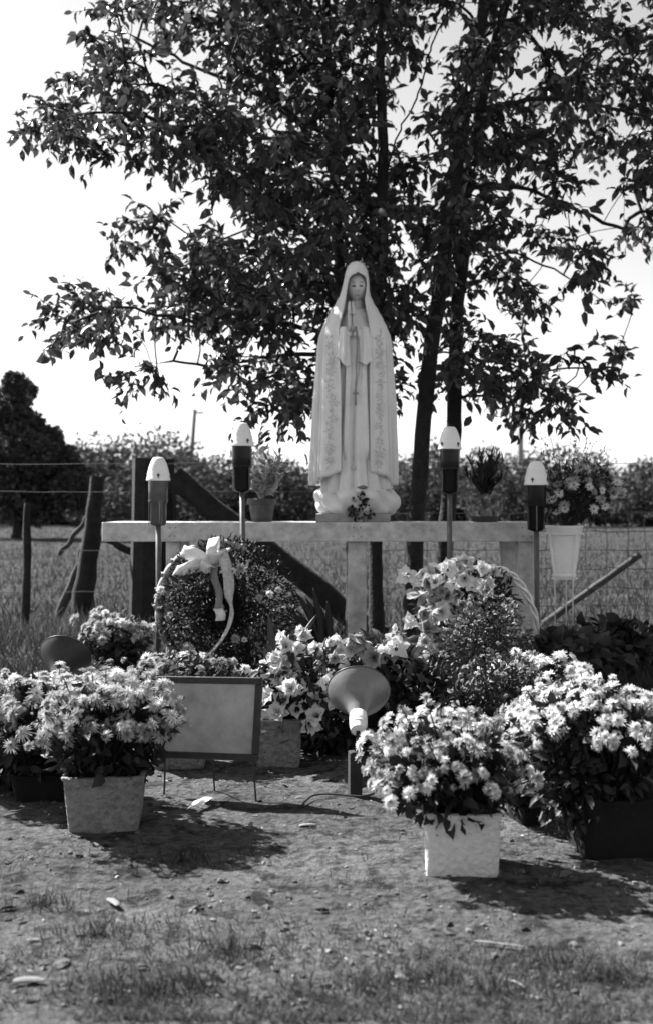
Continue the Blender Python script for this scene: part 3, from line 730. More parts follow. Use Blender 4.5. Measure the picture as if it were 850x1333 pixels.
    # raised highlights of the shoulder seam are left to the gloss; cloud base
    def cloud(u, v):
        ph = 2 * math.pi * u; b = v; z = zz(1232) + (zz(1094) - zz(1232)) * b
        prof = (max(0, 1 - abs(2 * b - .92) ** 2.6)) ** .5
        a = .155 + .092 * prof; dd = .135 + .082 * prof
        sw = math.sin(ph * 5 + b * 3.2 + 1.0); sw2 = math.sin(ph * 9 - b * 4 + .3)
        d = (.034 * abs(sw) ** .7 + .010 * sw2) * (.3 + .7 * prof) - .020
        if b > .97: a *= .9; dd *= .9
        return W(zx(297) + (a + d) * math.sin(ph), -(dd + d) * math.cos(ph), z + .010 * math.sin(ph * 3 + 1) * prof)
    mb = MB(); mb.grid(cloud, 140, 40, True); mb.build('cloud_base', m_stone, t)
    mb = MB(); mb.box(W(zx(276), .0, zz(1244)), (zx(441) - zx(110), .36, zz(1226) - zz(1262)), bev=.004); mb.build('plinth', m_plinth, t, smooth=False)
statue()

# ---------------------------------------------------------------- flower meshes (shared by all copies)
def flower_mesh(name, seed, rings, disc, petal, centre):
    """rings = [(count, length, width, rise angle, droop)]; unit diameter about 1, facing +z"""
    R = random.Random(seed); mb = MB()
    for n, L, W, rise, droop in rings:
        for k in range(n):
            a = 2 * math.pi * (k + R.uniform(-.3, .3)) / n; r = rise + R.uniform(-.22, .22); l = L * R.uniform(.82, 1.12); w = W * R.uniform(.8, 1.15)
            ca, sa = math.cos(a), math.sin(a); vs = []
            for (u, ww, c) in ((.10, .45, 0), (.55, 1.0, 0), (1.0, .25, 0)):
                hgt = u * l * math.sin(r) - droop * u * u * l; rr = u * l * math.cos(r) + .02
                for s in (-.5, 0, .5):
                    vs.append(Vector((ca * rr - sa * s * ww * w, sa * rr + ca * s * ww * w, hgt + (.25 * w if s else 0))))
            mb.add(vs, [(0, 1, 4, 3), (1, 2, 5, 4), (3, 4, 7, 6), (4, 5, 8, 7)])
    mb.cur = 1
    if disc > 0: mb.ellipsoid((0, 0, .04), (disc, disc, disc * .5), 8, 5)
    me = bpy.data.meshes.new(name); me.from_pydata([tuple(v) for v in mb.v], [], mb.f); me.materials.append(petal); me.materials.append(centre)
    me.polygons.foreach_set('material_index', mb.mi); me.polygons.foreach_set('use_smooth', [True] * len(me.polygons)); me.update()
    return me
def daisies(nm, m): return [flower_mesh(nm, s, [(15, .50, .14, .25, .15), (11, .40, .13, .60, .05)], .11, m, m_eye) for s in (1, 2)]
def pompons(nm, m): return [flower_mesh(nm, s, [(17, .50, .13, .08, .25), (15, .46, .13, .45, .12), (12, .37, .12, .85, .04), (8, .25, .11, 1.2, 0)], .05, m, m_eye) for s in (3, 4, 5)]
def spiders(nm, m): return [flower_mesh(nm, s, [(20, .56, .075, .05, .45), (17, .48, .075, .5, .28), (11, .34, .075, .95, .1)], .07, m, m_eye) for s in (6, 7)]
F_DAISY, F_DAISY_L, F_DAISY_G = daisies('daisy_white', m_white), daisies('daisy_light', m_light), daisies('daisy_grey', m_grey)
F_POM, F_POM_L, F_POM_G = pompons('pompon_white', m_white), pompons('pompon_light', m_light), pompons('pompon_grey', m_grey)
F_SPI, F_SPI_L = spiders('spider_white', m_white), spiders('spider_light', m_light)
F_WILT = [flower_mesh('wilted_head', s, [(12, .40, .12, -.55, .55), (9, .36, .12, -.1, .5)], .14, m, m_eye) for s, m in ((8, m_light), (9, m_grey), (10, m_light))]
F_BUD = [flower_mesh('flower_bud', 11, [(9, .34, .13, 1.25, 0), (7, .30, .12, 1.45, 0)], .10, m_light, m_mid)]
def lily_mesh(name, m, seed, petals=6, ruffle=0.0):
    R = random.Random(seed); mb = MB()
    for k in range(petals):
        fl_ = R.uniform(.18, .42)
        a = 2 * math.pi * k / petals + R.uniform(-.12, .12); ca, sa = math.cos(a), math.sin(a); vs = []; nu = 6
        for i in range(nu):
            u = i / (nu - 1); rr = .07 + .10 * u + fl_ * max(0, u - .35) ** 1.3 * 1.6; z = .62 * u - .42 * max(0, u - .55) ** 1.5 * 2
            w = (.10 + .72 * math.sin(math.pi * min(1, u * .94 + .06)) ** .8) * .5 * (1.0 if u < .9 else .55)
            for j, s in enumerate((-1, -.4, .4, 1)):
                rf = (ruffle + .035) * math.sin(j * 2.1 + i * 1.9 + k * 1.3 + seed) * u * 1.2
                vs.append(Vector((ca * (rr + rf) - sa * s * w * .5, sa * (rr + rf) + ca * s * w * .5, z + .05 * abs(s) + rf)))
        fs = [(i * 4 + j, i * 4 + j + 1, i * 4 + j + 5, i * 4 + j + 4) for i in range(nu - 1) for j in range(3)]
        mb.add(vs, fs)
    if ruffle > 0:                                                   # inner crumpled petals
        for k in range(5):
            a = 2 * math.pi * k / 5 + R.uniform(-.4, .4); ca, sa = math.cos(a), math.sin(a); vs = []
            for i in range(4):
                u = i / 3; rr = .05 + .22 * u * R.uniform(.7, 1.2); z = .15 + .42 * u
                for s in (-1, 0, 1): vs.append(Vector((ca * rr - sa * s * .16 * (.5 + u), sa * rr + ca * s * .16 * (.5 + u), z + R.uniform(-.07, .07) * u)))
            mb.add(vs, [(i * 3 + j, i * 3 + j + 1, i * 3 + j + 4, i * 3 + j + 3) for i in range(3) for j in range(2)])
    mb.cur = 1
    for k in range(3):
        a = 2.1 * k; mb.tube([Vector((0, 0, .1)), Vector((.03 * math.cos(a), .03 * math.sin(a), .35)), Vector((.08 * math.cos(a), .08 * math.sin(a), .50))], [.010, .010, .018], 4)
    me = bpy.data.meshes.new(name); me.from_pydata([tuple(v) for v in mb.v], [], mb.f); me.materials.append(m); me.materials.append(m_eye)
    me.polygons.foreach_set('material_index', mb.mi); me.polygons.foreach_set('use_smooth', [True] * len(me.polygons)); me.update(); return me
F_LILY = [lily_mesh('lily_bloom', m_white, s) for s in (1, 2)]
F_GLAD = [lily_mesh('ruffled_bloom', m_white, s, 6, .05) for s in (3, 4)]
F_GLAD_L = [lily_mesh('ruffled_bloom_light', m_light, s, 6, .05) for s in (5, 6)]

def put(me, name, parent, p, n, size, roll, squash=1.0):
    """one flower object: at world point p, facing n"""
    o = link_mesh(name, me, parent); n = Vector(n).normalized()
    M = n.to_track_quat('Z', 'Y').to_matrix() @ Matrix.Rotation(roll, 3, 'Z') @ Matrix.Diagonal((size, size, size * squash))
    o.matrix_basis = Matrix.Translation(Vector(p) - wloc(parent)) @ M.to_4x4()
    return o
def leaf_mass(name, parent, pts, dirs, L0, L1, wk, m, seed, upn=.6, base=LEAF_V, bf=LEAF_F, bend=1.0):
    R = np.random.default_rng(seed); n = len(pts); N = rvec(R, n) + np.array([0, 0, upn]); L = R.uniform(L0, L1, n)
    V, Fc = scatter(base, bf, np.array(pts), np.array(dirs), N, L, L * wk * R.uniform(.8, 1.2, n), bend)
    return raw_mesh(name, V, Fc, m, parent, 'stuff')
def blob_points(R, c, r, n, fill=.2, zmin=-1.0):
    out = []; dirs = []
    while len(out) < n:
        d = Vector((R.gauss(0, 1), R.gauss(0, 1), R.gauss(0, 1))).normalized()
        if d.z < zmin: continue
        k = fill + (1 - fill) * R.random() ** .7
        out.append((c[0] + d.x * r[0] * k, c[1] + d.y * r[1] * k, c[2] + d.z * r[2] * k)); dirs.append((d.x + R.gauss(0, .7), d.y + R.gauss(0, .7), d.z + R.gauss(0, .7) - .1))
    return out, dirs

# ---------------------------------------------------------------- pots
def square_pot(parent, c, wt, wb, h, m, rz=0.0, name='pot'):
    """rounded square tapered pot with thick rim, open top with soil"""
    mb = MB(); n = 72; ex = 12.0; R = Matrix.Rotation(rz, 3, 'Z'); c = Vector(c)
    def ring(w, z):
        out = []
        for k in range(n):
            a = 2 * math.pi * k / n; ca, sa = math.cos(a), math.sin(a); r = (abs(ca) ** ex + abs(sa) ** ex) ** (-1 / ex) * w / 2
            j = .0022 * noise.noise((ca * 5, sa * 5, z * 30 + w * 3))
            out.append(R @ Vector(((r + j) * ca, (r + j) * sa, z + .002 * noise.noise((ca * 2, sa * 2, w * 9)))) + c)
        return out
    t = .012
    rings = [ring(wb * .975, 0), ring(wb, .010), ring(wb + (wt - wb) * .3, h * .3), ring(wb + (wt - wb) * .6, h * .6), ring(wt - .004, h * .90), ring(wt + .004, h * .94), ring(wt + .007, h * .985), ring(wt + .001, h), ring(wt - 2 * t, h), ring(wt - 2 * t - .006, h * .86)]
    vs = [p for r in rings for p in r]; fs = [tuple(range(n - 1, -1, -1)), tuple(range(n * (len(rings) - 1), n * len(rings)))]
    for i in range(len(rings) - 1):
        for k in range(n): fs.append((i * n + k, i * n + (k + 1) % n, (i + 1) * n + (k + 1) % n, (i + 1) * n + k))
    mb.add(vs, fs); return mb.build(name, m, parent, angle=55)
m_potw = mat('white_pulp_pot', .62, .85, .10, 70, .010, 70)
m_potg = mat('grey_pulp_pot', .20, .9, .30, 55, .018, 55)
m_potd = mat('dark_pot', .007, .8, .3, 20, .003, 60)
m_clay = mat('clay_pot', .07, .85, .25, 20, .002, 80)

def mum(label, base, pot, cen, rad, n, meshes, size, seed, leafn=420, zmin=-.30, petal_name='flower', lm=None, group=None, droop=.0):
    """potted chrysanthemum: pot (top, bottom, height, material, turn), dome of flowers, dark leaves and stems"""
    R = random.Random(seed); t = thing('potted_chrysanthemum', base, label, 'potted plant', group)
    wt, wb, h, pm, rz = pot
    square_pot(t, (base[0], base[1], gz(base[0], base[1]) - .004), wt, wb, h, pm, rz)
    c = Vector(cen); foot = Vector((base[0], base[1], h * .85))
    mb = MB(); fl = []
    cand = []
    tries = 0
    while len(cand) < n and tries < n * 60:
        tries += 1
        d = Vector((R.gauss(0, 1), R.gauss(0, 1), R.gauss(0, 1))).normalized()
        if d.z < zmin: continue
        hole = noise.noise(d * 2.6 + Vector((0, 0, seed * 1.7)))
        if hole < -.22 and d.z < .75: continue
        lump = 1 + .30 * noise.noise(d * 1.9 + Vector((seed, 0, 0))) + .16 * noise.noise(d * 4.1 + Vector((0, seed, 0)))
        k = (R.uniform(.66, 1.08) if R.random() > .06 else R.uniform(1.1, 1.28)) * lump
        p = c + Vector((d.x * rad[0] * k, d.y * rad[1] * k, d.z * rad[2] * k))
        if any((p - q).length < size * .50 for q, _, _ in cand): continue
        nn = (d + Vector((R.gauss(0, .35), R.gauss(0, .35), .35 + R.gauss(0, .3)))).normalized()
        cand.append((p, nn, d))
    for p, nn, d in cand:
        q = R.random(); me_ = R.choice(F_WILT) if q < .14 else F_BUD[0] if q < .20 else R.choice(meshes)
        put(me_, petal_name, t, p, nn, size * R.uniform(.70, 1.25), R.uniform(0, 6.28), R.uniform(.8, 1.3))
        md = foot.lerp(p, .55) + Vector((d.x * .03, d.y * .03, .02))
        mb.tube([foot + Vector((R.uniform(-1, 1), R.uniform(-1, 1), 0)) * wt * .25, md, p - nn * size * .06], [.0026, .002, .0014], 4, cap=False)
    mb.build('stems', m_dark, t)
    pts, dirs = blob_points(R, c + Vector((0, 0, -rad[2] * .12)), (rad[0] * .90, rad[1] * .90, rad[2] * .84), leafn, .15)
    p2, d2 = blob_points(R, foot.lerp(c, .35), (wt * .60, wt * .60, rad[2] * .62), leafn // 2, .2)
    leaf_mass('foliage', t, pts + p2, dirs + d2, .025, .055, .55, lm or m_dark, seed)
    return t

# front right: white square pot
Yb = gY(1145) + .10
mum('round white chrysanthemum in the clean white square pulp pot standing forward on open earth', (P(600, 0, Yb).x, Yb, 0), (.196, .184, .168, m_potw, -.09),
    (P(580, 0, Yb).x, Yb, .268), (.195, .185, .140), 300, F_POM + F_POM_L, .036, 41, 620, -.30)
# front left: textured grey pot
Yl = gY(1088) + .12
mum('spidery white chrysanthemum in the rough grey square pulp pot beside the framed board', (P(139, 0, Yl).x, Yl, 0), (.232, .200, .163, m_potg, .10),
    (P(140, 0, Yl).x, Yl, .295), (.220, .20, .155), 290, F_SPI + F_SPI_L + F_POM_L[:2], .042, 42, 760, -.28)
mum('spidery white chrysanthemum in a dark pot tucked behind the rough grey pot', (P(58, 0, 3.62).x, 3.62, 0), (.20, .17, .09, m_potd, .2),
    (P(52, 0, 3.62).x, 3.62, .265), (.25, .2, .140), 250, F_SPI + F_POM_L + F_SPI_L, .044, 43, 1200, -.35)
# right: tall dark pot
Yr = gY(1122) + .13
mum('large white chrysanthemum overflowing a tall black pot beside the clean white pot', (P(795, 0, Yr).x, Yr, 0), (.255, .205, .165, m_potd, .05),
    (P(780, 0, Yr).x, Yr + .05, .318), (.235, .22, .125), 300, F_POM + F_POM_L[:1] + F_DAISY[:1], .037, 44, 1100, -.10)
mum('white chrysanthemum in a black pot behind the tall black pot', (P(745, 0, 3.75).x, 3.75, 0), (.22, .19, .14, m_potd, .3),
    (P(745, 0, 3.75).x, 3.75, .225), (.21, .18, .105), 190, F_POM + F_POM_L, .040, 45, 380, -.2)
mum('small chrysanthemum hanging low with soft pale heads between white pot and black pot', (P(690, 0, 3.35).x, 3.35, 0), (.11, .10, .06, m_potd, .3),
    (P(686, 0, 3.35).x, 3.35, .165), (.110, .12, .125), 120, F_POM_L + F_POM[:1], .036, 46, 260, -.5)
_R = random.Random(440); _t = [o for o in COL.objects if o.get('label', '').startswith('large white chrys')][0]
_p, _d = blob_points(_R, (P(738, 0, Yr).x, Yr - .05, .19), (.10, .12, .13), 520, .1); leaf_mass('spilling_leaves', _t, _p, _d, .025, .05, .5, m_dark, 441)
# behind the board
mum('low mixed chrysanthemum in a pale pot standing behind the framed board', (P(236, 0, 4.05).x, 4.05, 0), (.20, .175, .15, m_potg, .05),
    (P(250, 0, 4.15).x, 4.15, .295), (.20, .14, .075), 90, F_POM_L + F_POM_G, .040, 47, 420, -.2)
mum('bushy chrysanthemum with small light heads below the twisted ribbon hoop', (P(232, 0, 5.0).x, 5.0, 0), (.20, .175, .12, m_potd, .2),
    (P(240, 0, 5.0).x, 5.0, .200), (.24, .16, .075), 110, F_POM_L + F_DAISY, .045, 48, 520, -.1)
mum('light flowered chrysanthemum standing before the thickest fence post', (P(152, 0, 5.75).x, 5.75, 0), (.21, .18, .18, m_potd, .2),
    (P(150, 0, 5.75).x, 5.75, .265), (.19, .16, .125), 60, F_POM_L + F_POM[:1], .058, 49, 620, -.1, lm=m_mid)
mum('white daisy plant with dark eyed flowers under the wire stand', (P(705, 0, 4.75).x, 4.75, 0), (.20, .175, .16, m_potd, .1),
    (P(700, 0, 4.75).x, 4.75, .225), (.22, .15, .080), 70, F_DAISY + F_POM, .055, 50, 420, -.1)

# ---------------------------------------------------------------- leafy plants and bunches
def shrub(name, label, cat, base, cen, rad, n, L0, L1, wk, m, seed, nfl=0, meshes=None, fs=.03, stems=14, group=None):
    R = random.Random(seed); t = thing(name, base, label, cat, group); mb = MB(); b = Vector(base)
    pts, dirs = blob_points(R, cen, rad, n, .1)
    for _ in range(stems):
        e, _d = blob_points(R, cen, rad, 1, .7); e = Vector(e[0]); mb.tube([b + Vector((R.uniform(-.03, .03), R.uniform(-.03, .03), -.01)), b.lerp(e, .5) + Vector((0, 0, .03)), e], [.004, .003, .0015], 4, cap=False)
    mb.build('stems', m_dark, t)
    leaf_mass('foliage', t, pts, dirs, L0, L1, wk, m, seed)
    if nfl:
        fp, fd = blob_points(R, cen, (rad[0] * 1.05, rad[1] * 1.05, rad[2] * 1.05), nfl, .88, -.2)
        for p, d in zip(fp, fd): put(R.choice(meshes), 'flower', t, p, Vector(d) + Vector((0, -.3, .6)), fs * R.uniform(.7, 1.2), R.uniform(0, 6.28))
    return t
def gp(px, Y): return Vector((P(px, 0, Y).x, Y, gz(P(px, 0, Y).x, Y)))
shrub('leafy_plant', 'fine leaved pale shrub growing up in front of the white ribbon wreath', 'plant', gp(632, 5.1), P(632, 845, 5.1), (.21, .17, .26), 2600, .016, .034, .5, m_mid, 61, 60, F_POM_L, .022, 20)
shrub('leafy_plant', 'fine leaved shrub with tiny pale heads behind the low hanging chrysanthemum', 'plant', gp(655, 4.2), P(652, 905, 4.2), (.17, .15, .16), 1500, .016, .036, .5, m_mid, 62, 50, F_POM_L, .024, 14)
shrub('leafy_plant', 'broad leaved plant in the shade under the wire stand by the woven wire', 'plant', gp(745, 5.7), P(745, 850, 5.7), (.26, .2, .13), 360, .05, .09, .85, m_mid, 63, 0, None, 0, 12)
shrub('leafy_plant', 'dark broad leaved bush at the fence foot beside the slanting pole', 'plant', gp(800, 6.0), P(800, 842, 6.0), (.24, .2, .16), 460, .045, .085, .85, m_dark, 64, 0, None, 0, 12)
shrub('leafy_plant', 'low weedy plant by the dome lamp with the dark shade', 'plant', gp(110, 5.3), P(112, 880, 5.3), (.16, .14, .10), 420, .02, .045, .5, m_mid, 65, 16, F_POM_L, .03, 10)
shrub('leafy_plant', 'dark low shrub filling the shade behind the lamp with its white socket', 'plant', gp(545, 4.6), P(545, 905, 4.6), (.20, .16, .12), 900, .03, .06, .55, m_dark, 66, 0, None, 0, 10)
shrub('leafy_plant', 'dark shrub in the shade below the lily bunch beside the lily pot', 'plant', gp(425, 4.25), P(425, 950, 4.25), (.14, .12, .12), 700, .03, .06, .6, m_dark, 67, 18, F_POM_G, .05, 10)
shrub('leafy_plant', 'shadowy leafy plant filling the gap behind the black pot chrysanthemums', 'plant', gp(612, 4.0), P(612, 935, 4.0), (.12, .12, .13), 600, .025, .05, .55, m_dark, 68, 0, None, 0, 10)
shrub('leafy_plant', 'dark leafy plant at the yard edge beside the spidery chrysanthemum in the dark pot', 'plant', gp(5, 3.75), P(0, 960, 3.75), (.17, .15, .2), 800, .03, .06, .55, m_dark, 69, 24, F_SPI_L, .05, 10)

def spike(mb_stem, parent, a, b, n, meshes, size, R, lo=.35):
    """flower spike (gladiolus): blooms up a stem from a to b"""
    a = Vector(a); b = Vector(b); mid = a.lerp(b, .5) + Vector((R.uniform(-.03, .03), R.uniform(-.03, .03), 0)); path = catmull([a, mid, b], 6)
    mb_stem.tube(path, [.005 - .0025 * i / (len(path) - 1) for i in range(len(path))], 5, cap=False)
    ax = (b - a).normalized()
    for i in range(n):
        u = lo + (1 - lo) * (i + .5) / n; p = a.lerp(b, u) + (mid - a.lerp(b, .5)) * (1 - abs(2 * u - 1))
        side = Vector((R.uniform(-1, 1), -1.0 + R.uniform(-.4, .4), R.uniform(-.2, .5))); side = (side + ax * .25).normalized()
        put(R.choice(meshes), 'bloom', parent, p + side * size * .08, side, size * (1.15 - .55 * (u - lo) / (1 - lo)) * R.uniform(.85, 1.15), R.uniform(0, 6.28), R.uniform(.9, 1.2))
def sword_leaves(parent, base, tips, w, m, name='sword_leaf'):
    for tip in tips:
        b = Vector(base) + Vector((rnd.uniform(-.03, .03), rnd.uniform(-.03, .03), 0)); tip = Vector(tip); mid = b.lerp(tip, .55) + Vector((0, 0, .06)); pts = catmull([b, mid, tip], 6)
        MB().tube(pts, [w * k for k in (.55, .7, .85, .95, 1, 1, .98, .92, .82, .68, .5, .3, .06)], 6, flat=.10, up=(1, .2, 0)).build(name, m, parent)

# lilies and gladioli in the square pot beside the board
def lily_pot():
    R = random.Random(71); Y = 4.08; base = gp(362, Y)
    t = thing('lily_arrangement', base, 'white lilies and gladioli spilling from a grey square pot beside the framed board', 'flower arrangement')
    square_pot(t, base, .170, .155, .175, m_potg, .08)
    mb = MB(); foot = base + Vector((0, 0, .14))
    for (px, py, n, sz) in ((352, 852, 5, .062), (378, 826, 6, .066), (402, 815, 6, .066), (425, 830, 5, .062), (365, 880, 5, .06), (440, 850, 4, .06), (398, 862, 5, .058), (338, 880, 3, .052)):
        tip = P(px, py, Y + R.uniform(-.05, .22)); spike(mb, t, foot, tip, n, F_GLAD if R.random() < .75 else F_GLAD_L, sz * 1.42, R, .40)
    for (px, py) in ((352, 905), (374, 912), (394, 895), (408, 912), (362, 932), (425, 892), (390, 925), (346, 945), (415, 935), (432, 915), (402, 940), (380, 900), (418, 905)):
        p = P(px, py, Y - .08 + R.uniform(-.05, .05)); d = Vector((R.uniform(-.6, .6), -1, R.uniform(-.1, .7))); put(R.choice(F_LILY + F_GLAD), 'bloom', t, p, d, .085 * R.uniform(.8, 1.15), R.uniform(0, 6)); mb.tube([foot, foot.lerp(p, .6) + Vector((0, 0, .03)), p], [.004, .003, .003], 5, cap=False)
    mb.build('stems', m_mid, t)
    pts, dirs = blob_points(R, P(388, 900, Y), (.16, .12, .16), 420, .2); leaf_mass('foliage', t, pts, dirs, .035, .08, .38, m_dark, 72)
    sword_leaves(t, foot, [P(350, 800, Y), P(372, 905, Y - .15), P(332, 905, Y - .1), P(412, 800, Y + .1)], .014, m_mid)
lily_pot()
def lily_bunch():
    R = random.Random(73); Y = 4.75; base = gp(490, Y)
    t = thing('lily_arrangement', base, 'loose bunch of white lilies drooping behind the lamp with its white socket', 'flower arrangement')
    square_pot(t, base, .17, .15, .17, m_potd, .2)
    mb = MB(); foot = base + Vector((0, 0, .15))
    spots = [(436, 868), (448, 880), (478, 880), (492, 856), (512, 872), (532, 872), (555, 868), (515, 845), (440, 828), (452, 838), (470, 826), (488, 842), (505, 832), (522, 850), (538, 862), (548, 882), (520, 888), (470, 862), (500, 868), (446, 862), (430, 845), (462, 888), (534, 842)]
    for (px, py) in spots:
        p = P(px, py, Y + R.uniform(-.1, .08)); d = Vector((R.uniform(-.8, .8), -1, R.uniform(-.7, .6))); put(R.choice(F_LILY + F_LILY + F_GLAD_L), 'bloom', t, p, d, .108 * R.uniform(.75, 1.2), R.uniform(0, 6), 1.2)
        mb.tube([foot, foot.lerp(p, .6) + Vector((0, 0, .08)), p + Vector((0, .02, 0))], [.004, .003, .003], 5, cap=False)
    mb.build('stems', m_mid, t)
    pts, dirs = blob_points(R, P(492, 862, Y + .02), (.19, .12, .10), 380, .2); leaf_mass('foliage', t, pts, dirs, .04, .09, .34, m_mid, 74)
    pts, dirs = blob_points(R, P(492, 905, Y + .02), (.17, .12, .12), 380, .2); leaf_mass('lower_foliage', t, pts, dirs, .04, .08, .4, m_dark, 75)
lily_bunch()
def iris():
    Y = 5.9; base = gp(430, Y); t = thing('iris_plant', base, 'clump of dark sword leaves against the slanting fence brace', 'plant')
    sword_leaves(t, base, [P(384, 770, Y), P(398, 778, Y), P(408, 765, Y), P(390, 800, Y), P(418, 790, Y), P(426, 782, Y), P(372, 790, Y)], .020, m_dark)
iris()

# ---------------------------------------------------------------- wreath with bow and twisted hoop
def strip(mb, pts, w, wdir, thick=.0018, curl=0.0):
    """ribbon: flat strip through pts, width along wdir"""
    pts = catmull(pts, 6); vs = []; n = len(pts)
    for i, p in enumerate(pts):
        u = i / (n - 1); wd = Vector(wdir(u) if callable(wdir) else wdir).normalized(); ww = w(u) if callable(w) else w
        for s in (-.5, -.17, .17, .5): vs.append(p + wd * (ww * s) + Vector((0, -curl * (1 - 4 * s * s), 0)))
    mb.add(vs, [(i * 4 + j, i * 4 + j + 1, i * 4 + j + 5, i * 4 + j + 4) for i in range(n - 1) for j in range(3)])
def ribbon_obj(name, parent, pts, w, wdir, m, curl=0.0):
    mb = MB(); strip(mb, pts, w, wdir, curl=curl); o = mb.build(name, m, parent); s = o.modifiers.new('thickness', 'SOLIDIFY'); s.thickness = .0016; return o
def wreath_left():
    Y = 5.75; R = random.Random(81); c = P(294, 788, Y); base = Vector((c.x, Y, 0)); s = Y / F
    t = thing('wreath', base, 'dark evergreen wreath with a big pale bow and long ribbon tail', 'wreath')
    pts = []; dirs = []
    for _ in range(6500):
        a = R.uniform(0, 2 * math.pi); big = .5 + .5 * math.cos(a - .15)          # fuller on the right half
        tube = (33 + 8 * big) * s; rr = 50 * s; q = R.uniform(0, 2 * math.pi); k = tube * math.sqrt(R.random())
        if R.random() < .45: k = tube * R.uniform(.9, 1.08)
        x = (rr + k * math.cos(q)) * math.cos(a); z = (rr + k * math.cos(q)) * math.sin(a); y = k * math.sin(q) * .6
        pts.append((c.x + x, Y + y, c.z + z - 4 * s)); dirs.append((math.cos(a) * math.cos(q) + R.gauss(0, .6), math.sin(q) * .7 - .3 + R.gauss(0, .6), math.sin(a) * math.cos(q) + R.gauss(0, .6)))
    leaf_mass('evergreen_ring', t, pts, dirs, .022, .050, .26, m_dark, 82, .3)
    pl = []; dl = []
    for _ in range(900):
        a = R.uniform(1.9, 4.7); rr = 66 * s; k = 28 * s * R.random(); q = R.uniform(0, 6.28)
        pl.append((c.x + (rr + k * math.cos(q)) * math.cos(a), Y - .10 + .08 * math.sin(q), c.z + (rr + k * math.cos(q)) * math.sin(a) - 8 * s)); dl.append((R.gauss(0, 1), -.6 + R.gauss(0, .6), R.gauss(0, 1)))
    leaf_mass('pale_sprays', t, pl, dl, .014, .030, .5, m_mid, 83)
    # twisted hoop
    mb = MB(); hc = P(284, 790, Y + .02); rr = 79 * s; path = []; rad = []
    for i in range(121):
        a = math.radians(62 + 190 * i / 120); path.append(hc + Vector((rr * math.cos(a) * .98, 0, rr * math.sin(a) * 1.05))); rad.append(.0165 * (1 + .35 * abs(math.sin(i * .33))))
    mb.tube(path, rad, 8); o = mb.build('twisted_hoop', m_hoop, t)
    mb = MB()
    for i in range(2, 119, 9):
        a = path[i]; d = (path[i] - hc).normalized(); tt = (path[i + 1] - path[i - 1]).normalized()
        mb.tube([a - d * .012 - tt * .012, a + d * .026, a + d * .017 + tt * .020], [.014, .015, .003], 6, flat=.5)
    mb.build('ribbon_twist', m_hoop, o)
    # bow
    def loop(px, py, qx, qy, w, nm='bow_loop', mm=m_ribbon, bulge=.05):
        a = P(276, 735, Y - .17); b = P(px, py, Y - .19); d = (b - a); side = Vector((-d.z, 0, d.x)).normalized()
        wd = Vector((qx, -.35, qy))
        ribbon_obj(nm, t, [a, a.lerp(b, .5) + Vector((0, -bulge, .02)), b + Vector((0, -.01, 0)), b + d * .06 + Vector((0, .02, 0)), a.lerp(b, .6) + Vector((0, bulge * .8, -.01)), a + Vector((0, .02, 0))], w, wd, mm)
    loop(279, 703, 1, .25, .062)
    loop(241, 718, .45, 1, .062)
    loop(232, 742, .6, 1, .060)
    loop(264, 742, .8, -.6, .056, bulge=.07)
    loop(292, 716, 1, .2, .060, bulge=.06)
    ribbon_obj('ribbon_tail', t, [P(288, 715, Y - .20), P(297, 745, Y - .22), P(299, 775, Y - .21), P(302, 800, Y - .21), P(292, 828, Y - .23), P(268, 858, Y - .20)], lambda u: .056 - .034 * math.exp(-((u - .50) / .09) ** 2) + .014 * max(0, u - .6), lambda u: (1, -.6 + 1.1 * math.sin(u * 6 + .4), .25 + .45 * u), mat('patterned_ribbon', .50, .5, .30, 60, .002, 160, .3, trans=.15), .010)
    ribbon_obj('ribbon_tail', t, [P(283, 725, Y - .17), P(279, 748, Y - .17), P(286, 772, Y - .16), P(284, 792, Y - .15)], .038, (1, -.3, .1), m_ribbon2, .004)
    ribbon_obj('ribbon_tail', t, [P(284, 792, Y - .14), P(288, 800, Y - .15), P(287, 808, Y - .14)], .05, (1, -.2, .1), m_ribbon, .004)
    for px, py, sz in ((314, 740, .060), (303, 745, .045), (353, 775, .05), (362, 768, .04), (338, 778, .04), (307, 832, .05), (318, 834, .035), (212, 770, .06), (222, 800, .035), (245, 845, .07)):
        put(R.choice(F_POM_L + F_GLAD), 'flower', t, P(px, py, Y - .21), (R.uniform(-.3, .3), -1, .4), sz, R.uniform(0, 6))
    # easel
    mb = MB(); mb.tube([P(322, 830, Y - .02), Vector((P(326, 0, Y).x, Y - .10, -.03))], [.014, .014], 6); mb.build('easel_leg', m_oldwood, t)
    mb = MB(); mb.tube([P(262, 830, Y - .02), Vector((P(254, 0, Y).x, Y - .10, -.03))], [.012, .012], 6); mb.build('easel_leg', m_oldwood, t)
    mb = MB(); mb.tube([P(295, 735, Y + .08), Vector((P(295, 0, Y).x, Y + .45, -.03))], [.012, .012], 6); mb.build('easel_leg', m_oldwood, t)
wreath_left()
